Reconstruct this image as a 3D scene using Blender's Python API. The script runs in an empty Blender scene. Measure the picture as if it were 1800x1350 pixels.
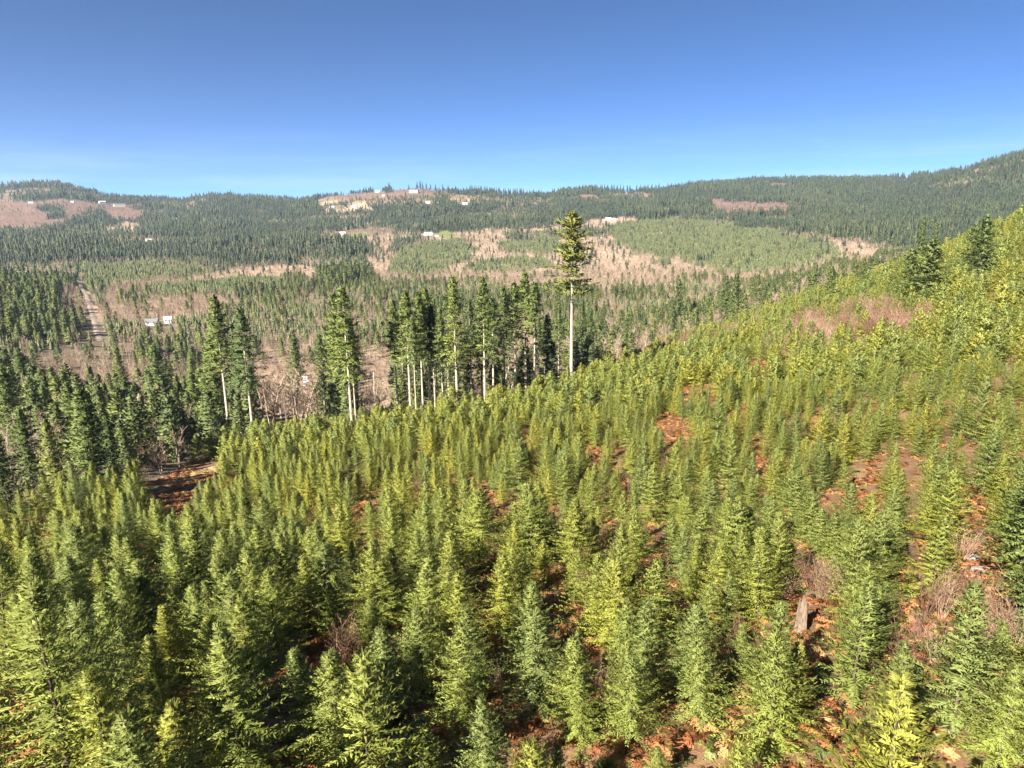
import bpy, math, random
import numpy as np
from mathutils import Vector, Matrix

random.seed(7); RS = np.random.RandomState(11)
scene = bpy.context.scene
COL = scene.collection
R = math.radians

# ---------------------------------------------------------------- camera
CAMZ = 140.0
PITCH, ROLL, FOC = 14.0, 0.8, 1200.0            # FOC in pixels of an 1800 wide picture
_f = Vector((0, math.cos(R(PITCH)), -math.sin(R(PITCH))))
_r0 = Vector((1, 0, 0)); _u0 = _r0.cross(_f)
_rt = _r0*math.cos(R(ROLL)) - _u0*math.sin(R(ROLL))
_up = _u0*math.cos(R(ROLL)) + _r0*math.sin(R(ROLL))
cam_d = bpy.data.cameras.new('camera'); cam = bpy.data.objects.new('camera', cam_d); COL.objects.link(cam)
cam_d.sensor_width = 36; cam_d.lens = 36*FOC/1800; cam_d.clip_start = 0.5; cam_d.clip_end = 20000
M3 = Matrix((_rt, _up, -_f)).transposed()
cam.matrix_world = Matrix.Translation((0, 0, CAMZ)) @ M3.to_4x4()
scene.camera = cam

# ---------------------------------------------------------------- sky, sun, exposure
SUN_EL, ANTI_AZ = 35.0, 38.0                    # the light travels towards azimuth ANTI_AZ (right of the view)
world = bpy.data.worlds.new('World'); scene.world = world; world.use_nodes = True
wn = world.node_tree; wn.nodes.clear()
sky = wn.nodes.new('ShaderNodeTexSky'); sky.sky_type = 'NISHITA'; sky.sun_disc = False
sky.sun_elevation = R(SUN_EL); sky.sun_rotation = R(ANTI_AZ+180); sky.altitude = 3500
sky.air_density = 0.33; sky.dust_density = 0.0; sky.ozone_density = 4.0
hs = wn.nodes.new('ShaderNodeHueSaturation'); hs.inputs['Saturation'].default_value = 1.13
bg = wn.nodes.new('ShaderNodeBackground'); bg.inputs['Strength'].default_value = 0.05
wo = wn.nodes.new('ShaderNodeOutputWorld')
wn.links.new(sky.outputs[0], hs.inputs['Color'])
_tc = wn.nodes.new('ShaderNodeTexCoord'); _sx = wn.nodes.new('ShaderNodeSeparateXYZ'); wn.links.new(_tc.outputs['Generated'], _sx.inputs[0])
_mp = wn.nodes.new('ShaderNodeMapping'); _mp.inputs['Scale'].default_value = (1.6, 1.6, 22); wn.links.new(_tc.outputs['Generated'], _mp.inputs[0])
_no = wn.nodes.new('ShaderNodeTexNoise'); _no.inputs['Scale'].default_value = 2.2; _no.inputs['Detail'].default_value = 7; _no.inputs['Roughness'].default_value = .6; wn.links.new(_mp.outputs[0], _no.inputs[0])
_mr = wn.nodes.new('ShaderNodeMapRange'); _mr.inputs[1].default_value = .46; _mr.inputs[2].default_value = .75; wn.links.new(_no.outputs[0], _mr.inputs[0])
_mb = wn.nodes.new('ShaderNodeMapRange'); _mb.inputs[1].default_value = .115; _mb.inputs[2].default_value = .02; wn.links.new(_sx.outputs[2], _mb.inputs[0])   # thin cirrus low in the sky
_mm = wn.nodes.new('ShaderNodeMath'); _mm.operation = 'MULTIPLY'; wn.links.new(_mr.outputs[0], _mm.inputs[0]); wn.links.new(_mb.outputs[0], _mm.inputs[1])
_mk = wn.nodes.new('ShaderNodeMath'); _mk.operation = 'MULTIPLY'; _mk.inputs[1].default_value = .5; wn.links.new(_mm.outputs[0], _mk.inputs[0])
_mx = wn.nodes.new('ShaderNodeMix'); _mx.data_type = 'RGBA'; _mx.inputs[7].default_value = (3.4, 4.1, 4.6, 1); wn.links.new(_mk.outputs[0], _mx.inputs[0]); wn.links.new(hs.outputs[0], _mx.inputs[6])
wn.links.new(_mx.outputs[2], bg.inputs['Color']); wn.links.new(bg.outputs[0], wo.inputs['Surface'])
sun_d = bpy.data.lights.new('sun', 'SUN'); sun_d.energy = 5.0; sun_d.angle = R(0.53); sun_d.color = (1.0, 0.93, 0.80)
sun = bpy.data.objects.new('sun', sun_d); COL.objects.link(sun)
ld = Vector((math.sin(R(ANTI_AZ))*math.cos(R(SUN_EL)), math.cos(R(ANTI_AZ))*math.cos(R(SUN_EL)), -math.sin(R(SUN_EL))))
sun.rotation_euler = ld.to_track_quat('-Z', 'Y').to_euler(); sun.location = (0, 0, 600)
vs = scene.view_settings; vs.view_transform = 'Standard'; vs.look = 'None'; vs.gamma = 1; vs.use_curve_mapping = False
vs.exposure = 2.25
cy = scene.cycles
cy.max_bounces = 5; cy.diffuse_bounces = 2; cy.glossy_bounces = 1; cy.transmission_bounces = 2
cy.transparent_max_bounces = 4; cy.volume_bounces = 0; cy.caustics_reflective = False; cy.caustics_refractive = False
cy.use_denoising = True

# ---------------------------------------------------------------- projection helpers (photo pixels <-> place)
rt, up, fw = [np.array(v) for v in (_rt, _up, _f)]
def project(x, y, z):
    z = z - CAMZ
    a = x*rt[0]+y*rt[1]+z*rt[2]; b = x*up[0]+y*up[1]+z*up[2]; c = x*fw[0]+y*fw[1]+z*fw[2]
    ok = c > 1; c = np.where(ok, c, 1)
    return np.where(ok, 900+FOC*a/c, -9999), np.where(ok, 675-FOC*b/c, 9999)
def pdir(px, py):
    d = rt*(px-900)/FOC - up*(py-675)/FOC + fw
    return d/np.linalg.norm(d)
def elev_of(az, py):
    """tan(elevation) that puts a point at azimuth az (rad) on picture row py."""
    lo, hi = -1.6, 0.8
    for _ in range(40):
        m = (lo+hi)/2
        _, y = project(math.sin(az)*100, math.cos(az)*100, CAMZ+m*100)
        if y > py: lo = m
        else: hi = m
    return (lo+hi)/2

# ---------------------------------------------------------------- noise
_perm = np.random.RandomState(3).rand(256, 256)
def vnoise(x, y):
    xi = np.floor(x).astype(int); yi = np.floor(y).astype(int)
    fx = x-xi; fy = y-yi; fx = fx*fx*(3-2*fx); fy = fy*fy*(3-2*fy)
    g = lambda a, b: _perm[(a) & 255, (b) & 255]
    return (g(xi, yi)*(1-fx)+g(xi+1, yi)*fx)*(1-fy)+(g(xi, yi+1)*(1-fx)+g(xi+1, yi+1)*fx)*fy
def fbm(x, y, o=4):
    s = 0; a = .5
    for i in range(o):
        s = s + a*(vnoise(x*2**i+17.3*i, y*2**i+5.1*i)-.5)*2; a *= .5
    return s

# ---------------------------------------------------------------- terrain height
AX = lambda px: math.atan((px-900)/FOC/math.cos(R(PITCH)))
COLS = {   # picture column -> [(distance, 'y' picture row of the ground | 'z' height relative to camera)]
 0:    [(20,1290,'y'),(40,1020,'y'),(70,910,'y'),(100,845,'y'),(150,770,'y'),(250,695,'y'),(400,622,'y'),(600,560,'y'),(1000,500,'y'),(1500,452,'y'),(2200,415,'y')],
 300:  [(20,1290,'y'),(40,1000,'y'),(80,868,'y'),(105,832,'y'),(150,775,'y'),(200,742,'y'),(280,700,'y'),(400,640,'y'),(600,565,'y'),(1000,492,'y'),(1500,440,'y'),(2200,402,'y')],
 600:  [(20,1290,'y'),(40,985,'y'),(80,825,'y'),(110,775,'y'),(165,728,'y'),(230,700,'y'),(300,668,'y'),(420,625,'y'),(600,560,'y'),(1000,485,'y'),(1500,430,'y'),(2200,392,'y')],
 900:  [(20,1290,'y'),(40,975,'y'),(80,795,'y'),(110,733,'y'),(150,685,'y'),(200,672,'y'),(280,650,'y'),(400,615,'y'),(600,560,'y'),(1000,480,'y'),(1500,425,'y'),(2200,380,'y')],
 1200: [(20,1290,'y'),(40,965,'y'),(80,760,'y'),(120,670,'y'),(160,622,'y'),(220,592,'y'),(320,580,'y'),(420,568,'y'),(600,540,'y'),(1000,478,'y'),(1500,420,'y'),(2200,372,'y')],
 1500: [(20,1290,'y'),(40,950,'y'),(70,790,'y'),(110,665,'y'),(170,580,'y'),(240,530,'y'),(330,486,'y'),(450,490,'y'),(650,490,'y'),(1000,455,'y'),(1500,412,'y'),(2200,368,'y')],
 1800: [(20,1290,'y'),(40,945,'y'),(70,770,'y'),(110,625,'y'),(170,512,'y'),(240,408,'y'),(320,350,'y'),(450,425,'y'),(650,440,'y'),(1000,430,'y'),(1500,392,'y'),(2200,345,'y')],
}
SKY = [(0,336,3700),(60,329,3700),(120,322,3700),(165,322,3650),(200,333,3550),(240,343,3500),(300,348,3400),(340,349,3400),(368,353,3400),(385,346,3300),(440,342,3300),(520,345,3200),(550,351,3100),(600,342,2900),(680,332,2800),(745,326,2800),(800,331,2800),(850,337,2800),(900,341,2900),(960,341,2900),(1040,333,3000),(1100,336,3000),(1200,325,3300),(1300,314,3600),(1400,313,3700),(1520,314,3600),(1600,303,2900),(1700,277,2700),(1800,248,2600)]
LR = np.linspace(math.log(3), math.log(9000), 420)
RR = np.exp(LR)
AZG = np.linspace(R(-60), R(60), 361)
def _table():
    keys = sorted(COLS); ca = np.array([AX(k) for k in keys]); tabs = []
    for k, az in zip(keys, ca):
        rs, zs = [0.5], [-17.2]
        for r, v, m in COLS[k]:
            off = 3.4*FOC/r*.95*min(1, max(0, (r-14)/45)) *np.interp(r, [40, 150, 400], [1.0, 1.25, 1.4]) if r < 460 else 0   # rows were read at the canopy, the ground lies lower
            rs.append(r); zs.append(r*elev_of(az, v+off) if m == 'y' else v)
        rs = np.array(rs); zs = np.array(zs)
        tabs.append(np.interp(LR, np.log(rs), zs))
    tabs = np.array(tabs)
    T = np.empty((len(AZG), len(LR)))
    for i in range(len(LR)):                      # smooth interpolation across azimuth
        T[:, i] = np.interp(AZG, ca, tabs[:, i])
    sa = np.array([AX(s[0]) for s in SKY]); se = np.array([elev_of(AX(s[0]), s[1]) for s in SKY]); sr = np.array([s[2] for s in SKY])
    E = np.interp(AZG, sa, se); Q = np.interp(AZG, sa, sr)
    for j in range(len(AZG)):
        z22 = np.interp(math.log(2200), LR, T[j]); zr = E[j]*Q[j]
        m = RR > 2200
        t = np.clip((RR[m]-2200)/(Q[j]-2200), 0, 1)
        z = z22+(zr-z22)*(t*0.75+0.25*t*t*(3-2*t))
        o = np.clip(RR[m]-Q[j], 0, None)
        T[j, m] = z-o*0.16*np.clip(o/400, 0, 1)
    k = np.exp(-np.arange(-16, 17)**2/(2*6.0**2)); k /= k.sum()
    k2 = np.exp(-np.arange(-6, 7)**2/(2*2.2**2)); k2 /= k2.sum()
    P = np.pad(T, ((16, 16), (0, 0)), 'edge')
    S = np.array([np.convolve(P[:, i], k, 'valid') for i in range(P.shape[1])]).T
    w = np.clip((RR-1900)/600, 0, 1)[None]; S = S*(1-w)+T*w
    P = np.pad(S, ((0, 0), (6, 6)), 'edge')
    return np.array([np.convolve(p, k2, 'valid') for p in P])
TAB = _table()
def H(x, y):
    x = np.asarray(x, float); y = np.asarray(y, float)
    r = np.sqrt(x*x+y*y)+1e-6; az = np.arctan2(x, y)
    ac = np.clip(az, AZG[0], AZG[-1])
    u = (ac-AZG[0])/(AZG[1]-AZG[0]); i = np.clip(u.astype(int), 0, len(AZG)-2); fu = u-i
    v = (np.clip(np.log(np.clip(r, 3, 8990)), LR[0], LR[-1])-LR[0])/(LR[1]-LR[0]); j = np.clip(v.astype(int), 0, len(LR)-2); fv = v-j
    z = (TAB[i, j]*(1-fv)+TAB[i, j+1]*fv)*(1-fu)+(TAB[i+1, j]*(1-fv)+TAB[i+1, j+1]*fv)*fu
    b = np.clip((np.abs(az)-R(60))/R(120), 0, 1); b = b*b*(3-2*b)
    zb = -20-np.clip(r, 0, 3000)*0.02
    z = z*(1-b)+zb*b
    amp = np.clip((r-250)/1200, 0, 1)
    z = z + 0.35*fbm(x/9, y/9, 3)*np.clip(1-r/400, 0.0, 1) + amp*7*fbm(x/160, y/160, 3)*np.clip((2600-r)/800, .25, 1)
    return z + CAMZ
def cast(px, py, rmin=10, rmax=4500):
    """where the sight line of a picture point meets the ground."""
    d = pdir(px, py); h = math.hypot(d[0], d[1])
    rs = np.exp(np.linspace(math.log(rmin), math.log(rmax), 3000))
    X = d[0]/h*rs; Y = d[1]/h*rs; Z = CAMZ+d[2]/h*rs
    hit = np.nonzero(Z <= H(X, Y))[0]
    k = hit[0] if len(hit) else len(rs)-1
    return X[k], Y[k], float(H(X[k], Y[k])), rs[k]

# ---------------------------------------------------------------- land cover
EDGE = [(-700, 120), (0, 95), (180, 106), (300, 128), (400, 165), (620, 168), (800, 165), (900, 163), (1004, 172), (1200, 250), (1350, 320), (1500, 400), (1650, 420), (1800, 430), (2500, 430)]
def edge_r(px): return np.interp(px, [e[0] for e in EDGE], [e[1] for e in EDGE])
D_, M_, P_, B_, C_, G_ = 0, 1, 2, 3, 4, 5      # dense forest, mixed wood, young plantation, bare brush, clear-cut, gap
POLY = [
 (M_, [(-900,395),(2700,395),(2700,900),(-900,900)]),
 (M_, [(0,398),(540,392),(560,440),(0,440)]),
 (M_, [(560,345),(640,338),(860,342),(980,350),(960,368),(840,362),(700,362),(560,378)]),
 (C_, [(690,318),(760,316),(800,332),(742,346),(690,344)]),
 (C_, [(600,344),(690,338),(700,345),(640,352),(600,352)]),
 (C_, [(-200,360),(50,352),(110,349),(190,356),(232,360),(250,378),(238,388),(200,388),(176,372),(150,370),(118,392),(60,404),(-200,414)]),
 (D_, [(70,366),(108,366),(112,382),(84,386)]),
 (D_, [(112,392),(150,372),(176,374),(198,392),(205,408),(60,414)]),
 (D_, [(-200,412),(180,414),(180,426),(-200,428)]),
 (B_, [(175,398),(300,386),(560,388),(545,396),(330,398),(190,410)]),
 (B_, [(200,420),(330,414),(350,432),(220,436)]),
 (D_, [(-900,440),(110,432),(330,430),(330,472),(110,476),(-900,482)]),
 (D_, [(330,425),(690,415),(660,450),(560,465),(330,472)]),
 (D_, [(240,390),(560,384),(860,370),(850,410),(700,408),(600,404),(420,425),(250,422)]),
 (D_, [(860,372),(1120,360),(1250,365),(1250,385),(1060,386),(960,402),(870,406)]),
 (B_, [(530,424),(600,414),(700,412),(690,445),(660,470),(640,460),(655,432),(600,428)]),
 (B_, [(830,404),(960,396),(1080,384),(1120,380),(1130,400),(1100,450),(1200,440),(1340,490),(1240,520),(1100,530),(1060,580),(640,600),(640,470),(740,420)]),
 (M_, [(560,480),(700,500),(900,500),(1060,520),(1060,640),(560,640)]),
 (M_, [(880,408),(1060,398),(1100,402),(1060,415),(950,425),(900,425)]),
 (P_, [(136,470),(330,466),(385,476),(300,488),(240,498),(150,504)]),
 (B_, [(170,500),(300,488),(400,477),(560,460),(700,462),(720,492),(620,504),(500,490),(400,490),(300,500),(190,530)]),
 (P_, [(255,508),(400,490),(510,494),(500,512),(400,522),(280,526)]),
 (B_, [(165,528),(280,524),(420,522),(410,540),(330,558),(180,575)]),
 (D_, [(570,470),(640,462),(650,500),(600,512),(565,500)]),
 (P_, [(680,462),(715,432),(800,420),(845,436),(815,462),(750,492),(690,488)]),
 (P_, [(828,458),(960,452),(975,468),(905,478),(830,484)]),
 (P_, [(870,425),(960,420),(1040,440),(960,450),(890,446)]),
 (P_, [(1070,392),(1200,384),(1300,398),(1440,424),(1490,440),(1482,456),(1400,476),(1300,484),(1200,474),(1130,450),(1080,432)]),
 (B_, [(1440,416),(1500,420),(1580,434),(1540,452),(1490,448)]),
 (B_, [(1325,488),(1400,474),(1500,458),(1560,452),(1480,478),(1380,496)]),
 (B_, [(1180,448),(1255,484),(1230,505),(1150,500)]),
 (M_, [(1340,496),(1600,450),(1620,540),(1300,600)]),
 (M_, [(1085,530),(1100,500),(1230,500),(1340,510),(1330,566),(1090,575)]),
 (D_, [(-900,480),(110,482),(150,500),(172,560),(130,605),(-900,600)]),
 (B_, [(95,500),(150,510),(160,560),(120,570)]),
 (B_, [(60,660),(240,650),(300,700),(120,715),(60,700)]),
 (B_, [(440,610),(560,600),(560,735),(450,735)]),
 (B_, [(630,600),(690,600),(700,700),(640,720)]),
 (B_, [(880,560),(960,560),(950,660),(890,670)]),
 (D_, [(1120,350),(1250,362),(1340,366),(1500,384),(1800,380),(1800,430),(1560,434),(1450,416),(1340,402),(1240,388),(1120,380)]),
 (C_, [(1246,350),(1300,352),(1420,362),(1380,378),(1290,380),(1246,372)]),
 (C_, [(1350,322),(1390,320),(1395,330),(1360,334)]),
 (C_, [(990,352),(1030,342),(1060,346),(1050,354)]),
 (C_, [(1560,318),(1640,305),(1720,290),(1720,293),(1640,309),(1560,322)]),
 (C_, [(560,404),(700,402),(700,412),(560,414)]),
 (G_, [(610,409),(640,405),(652,412),(622,419)]),
 (G_, [(768,410),(788,405),(802,412),(775,421)]),
]
def inpoly(px, py, P):
    c = np.zeros(px.shape, bool); n = len(P)
    for i in range(n):
        x1, y1 = P[i]; x2, y2 = P[(i+1) % n]
        if y1 == y2: continue
        t = ((y1 > py) != (y2 > py)) & (px < (x2-x1)*(py-y1)/(y2-y1)+x1)
        c ^= t
    return c
def cover(x, y, z):
    px, py = project(x, y, z)
    wob = np.clip((py-330)/200, .1, 1)
    r = np.sqrt(x*x+y*y)
    px = px+(30*fbm(x/90+7, y/90, 4)+14*fbm(x/22+1, y/22+4, 2))*(.4+.6*wob); py = py+(13*fbm(x/80+3, y/80, 4)+6*fbm(x/20+3, y/20, 2))*(.35+.65*wob)
    c = np.full(px.shape, D_)
    for k, P in POLY: c[inpoly(px, py, P)] = k
    nz = fbm(x/170+31, y/170+5, 4)
    c = np.where((c == D_) & (r > 1000) & (nz > np.interp(px, [1150, 1350], [.13, .42])), M_, c)
    c = np.where((c == M_) & (r > 900) & (nz < -.42), B_, c)
    return c
# ground left open on the near slope: picture centre, half width, half height
GAPS = [(1225,688,34,12),(1180,752,42,20),(1040,795,18,10),(862,895,16,28),(880,950,16,50),(855,1085,26,60),(868,1150,24,60),(1068,962,24,20),(1150,990,34,18),(985,1030,24,14),
 (1725,1035,75,70),(1700,1000,50,40),(1680,1110,60,40),(1440,745,14,16),(1300,722,16,10),(1738,715,12,34),(1700,868,26,22),(1580,985,22,14),(1330,800,10,40),(1500,862,18,22),(1265,860,10,40),(1450,905,12,34),
 (640,905,14,24),(672,960,14,34),(250,985,26,16),(300,868,56,14),(330,838,60,12),(280,1015,18,10),(1020,1100,20,16),(1160,1000,28,16),(1545,895,14,26),(610,1150,18,26),(1275,1145,16,28),
 (735,860,10,16),(925,760,16,10),(1335,642,46,7),(1405,1095,30,36),(1470,1050,24,30),(1580,1170,40,16),(95,925,20,16),(1620,1080,24,24),(1535,820,12,16),(1385,815,14,24),(1100,860,10,20)]

# ---------------------------------------------------------------- object helpers
def mesh_from(name, V, F, mat, attr=None, smooth=False, uvs=None):
    me = bpy.data.meshes.new(name)
    V = np.asarray(V, np.float32); n = len(V)
    if isinstance(F, np.ndarray):
        k = F.shape[1]; me.vertices.add(n); me.vertices.foreach_set('co', V.ravel())
        me.loops.add(F.size); me.loops.foreach_set('vertex_index', F.ravel().astype(np.int32))
        me.polygons.add(len(F)); me.polygons.foreach_set('loop_start', np.arange(0, F.size, k, dtype=np.int32))
        me.update(calc_edges=True)
    else:
        me.from_pydata(V.tolist(), [], F)
    if attr is not None:
        for an, av in attr.items():
            a = me.attributes.new(an, 'FLOAT', 'POINT'); a.data.foreach_set('value', np.asarray(av, np.float32))
    if smooth: me.polygons.foreach_set('use_smooth', [True]*len(me.polygons))
    if mat: me.materials.append(mat)
    me.update()
    return me
def obj(name, me, parent=None, link=True):
    o = bpy.data.objects.new(name, me)
    if link: COL.objects.link(o)
    if parent: o.parent = parent
    return o
def tag(o, label=None, cat=None, group=None, kind=None):
    if label: o['label'] = label
    if cat: o['category'] = cat
    if group: o['group'] = group
    if kind: o['kind'] = kind
    return o

# ---------------------------------------------------------------- materials
def newmat(name, rough=.8):
    m = bpy.data.materials.new(name); m.use_nodes = True; nt = m.node_tree; nt.nodes.clear()
    out = nt.nodes.new('ShaderNodeOutputMaterial')
    return m, nt, out
def N(nt, t, **kw):
    n = nt.nodes.new(t)
    for k, v in kw.items(): setattr(n, k, v)
    return n
def ramp(nt, stops):
    n = nt.nodes.new('ShaderNodeValToRGB'); e = n.color_ramp.elements
    while len(e) < len(stops): e.new(.5)
    for q, (p, c) in zip(e, stops): q.position = p; q.color = (*c, 1)
    return n
def tint_value(nt):
    """fract(color.r + random*color.g): an object's own tint, or a random one per instance of a mass."""
    oi = N(nt, 'ShaderNodeObjectInfo'); sp = N(nt, 'ShaderNodeSeparateColor'); nt.links.new(oi.outputs['Color'], sp.inputs[0])
    ma = N(nt, 'ShaderNodeMath', operation='MULTIPLY_ADD'); nt.links.new(oi.outputs['Random'], ma.inputs[0]); nt.links.new(sp.outputs[1], ma.inputs[1]); nt.links.new(sp.outputs[0], ma.inputs[2])
    return ma.outputs[0]
def foliage_mat(name, tints, up_col, trans=.22, glaze=.35, hi=0.5):
    """tints: ramp by tree; attribute 'shade' varies each spray, 'high' is the share of the tree's height."""
    m, nt, out = newmat(name)
    rp = ramp(nt, tints); nt.links.new(tint_value(nt), rp.inputs[0])
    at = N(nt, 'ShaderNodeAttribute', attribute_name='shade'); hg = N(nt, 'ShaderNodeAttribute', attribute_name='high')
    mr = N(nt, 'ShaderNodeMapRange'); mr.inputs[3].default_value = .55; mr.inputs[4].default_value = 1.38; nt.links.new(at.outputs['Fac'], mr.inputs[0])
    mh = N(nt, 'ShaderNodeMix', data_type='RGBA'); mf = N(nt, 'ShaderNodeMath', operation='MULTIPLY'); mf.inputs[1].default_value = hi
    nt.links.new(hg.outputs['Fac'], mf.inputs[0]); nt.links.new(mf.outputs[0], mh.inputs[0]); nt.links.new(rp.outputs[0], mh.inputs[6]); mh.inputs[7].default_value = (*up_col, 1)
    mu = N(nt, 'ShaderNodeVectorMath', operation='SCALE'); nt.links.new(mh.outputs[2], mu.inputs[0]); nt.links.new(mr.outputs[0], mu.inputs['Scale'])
    pb = N(nt, 'ShaderNodeBsdfPrincipled'); pb.inputs['Roughness'].default_value = .6; pb.inputs['Specular IOR Level'].default_value = glaze
    tr = N(nt, 'ShaderNodeBsdfTranslucent'); ms = N(nt, 'ShaderNodeMixShader'); ms.inputs[0].default_value = trans
    nt.links.new(mu.outputs[0], pb.inputs['Base Color']); nt.links.new(mu.outputs[0], tr.inputs[0])
    nt.links.new(pb.outputs[0], ms.inputs[1]); nt.links.new(tr.outputs[0], ms.inputs[2]); nt.links.new(ms.outputs[0], out.inputs[0])
    return m
def plain(name, c1, c2, scale=3, rough=.85, bump=0, stretch=None):
    m, nt, out = newmat(name)
    tc = N(nt, 'ShaderNodeTexCoord'); mp = N(nt, 'ShaderNodeMapping'); nt.links.new(tc.outputs['Object'], mp.inputs[0])
    if stretch: mp.inputs['Scale'].default_value = stretch
    no = N(nt, 'ShaderNodeTexNoise'); no.inputs['Scale'].default_value = scale; no.inputs['Detail'].default_value = 5; nt.links.new(mp.outputs[0], no.inputs[0])
    rp = ramp(nt, [(.3, c1), (.7, c2)]); nt.links.new(no.outputs[0], rp.inputs[0])
    pb = N(nt, 'ShaderNodeBsdfPrincipled'); pb.inputs['Roughness'].default_value = rough; pb.inputs['Specular IOR Level'].default_value = .25
    nt.links.new(rp.outputs[0], pb.inputs['Base Color']); nt.links.new(pb.outputs[0], out.inputs[0])
    if bump:
        b = N(nt, 'ShaderNodeBump'); b.inputs['Strength'].default_value = bump; nt.links.new(no.outputs[0], b.inputs['Height']); nt.links.new(b.outputs[0], pb.inputs['Normal'])
    return m
def fm(s, g): return foliage_mat(s, *g)
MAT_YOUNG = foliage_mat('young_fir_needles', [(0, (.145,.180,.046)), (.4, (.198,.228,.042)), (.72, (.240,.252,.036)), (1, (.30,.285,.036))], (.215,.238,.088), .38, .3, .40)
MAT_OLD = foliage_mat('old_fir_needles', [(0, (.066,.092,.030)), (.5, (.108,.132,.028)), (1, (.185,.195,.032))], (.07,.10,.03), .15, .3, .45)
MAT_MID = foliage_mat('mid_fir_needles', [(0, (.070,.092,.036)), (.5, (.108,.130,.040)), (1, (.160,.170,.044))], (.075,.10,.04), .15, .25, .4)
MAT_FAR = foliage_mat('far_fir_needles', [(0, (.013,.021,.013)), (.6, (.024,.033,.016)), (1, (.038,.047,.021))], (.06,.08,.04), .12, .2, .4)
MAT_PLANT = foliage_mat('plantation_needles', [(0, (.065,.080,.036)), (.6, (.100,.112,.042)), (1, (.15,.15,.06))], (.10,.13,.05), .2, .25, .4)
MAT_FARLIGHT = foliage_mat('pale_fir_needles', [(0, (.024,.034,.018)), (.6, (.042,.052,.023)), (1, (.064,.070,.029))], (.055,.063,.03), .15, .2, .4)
MAT_GOLD = foliage_mat('golden_fir_needles', [(0, (.10,.115,.022)), (1, (.13,.135,.025))], (.15,.15,.03), .15, .3, .5)  # golden green needle tints, paler towards the top of the crown
MAT_DARKBARK = plain('brown_bark', (.05,.036,.026), (.11,.08,.06), 2.2, .9, .4, (4, 4, .6))
MAT_BARK = plain('grey_bark', (.12,.09,.07), (.24,.20,.16), 2.2, .9, .4, (4, 4, .6))
MAT_PALE = plain('pale_bark', (.24,.19,.15), (.44,.37,.30), 2.0, .85, .3, (4, 4, .5))
MAT_TWIG = foliage_mat('bare_twigs', [(0, (.14,.100,.072)), (.5, (.23,.168,.122)), (1, (.33,.25,.180))], (.30,.225,.165), .1, .15, .3)
MAT_REDTWIG = foliage_mat('reddish_twigs', [(0, (.14,.078,.055)), (.5, (.20,.118,.080)), (1, (.31,.215,.155))], (.22,.125,.085), .1, .15, .3)
MAT_FERN = foliage_mat('rusty_bracken', [(0, (.14,.050,.022)), (.45, (.27,.105,.040)), (.8, (.36,.19,.08)), (1, (.34,.22,.10))], (.34,.16,.07), .2, .15, .2)
MAT_GREENSHRUB = foliage_mat('green_undergrowth', [(0, (.07,.09,.025)), (1, (.16,.17,.04))], (.12,.14,.04), .2, .3, .3)
MAT_WOOD = plain('weathered_wood', (.06,.042,.032), (.22,.165,.12), 5, .9, .5, (6, 6, .7))
MAT_DARKWOOD = plain('dark_core_wood', (.03,.022,.018), (.09,.06,.045), 6, .9, .4, (5, 5, 1))  # very dark brown wood for the core of the stump
MAT_ROCK = plain('pale_rock', (.13,.12,.11), (.27,.255,.235), 3, .9, .5)

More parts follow.
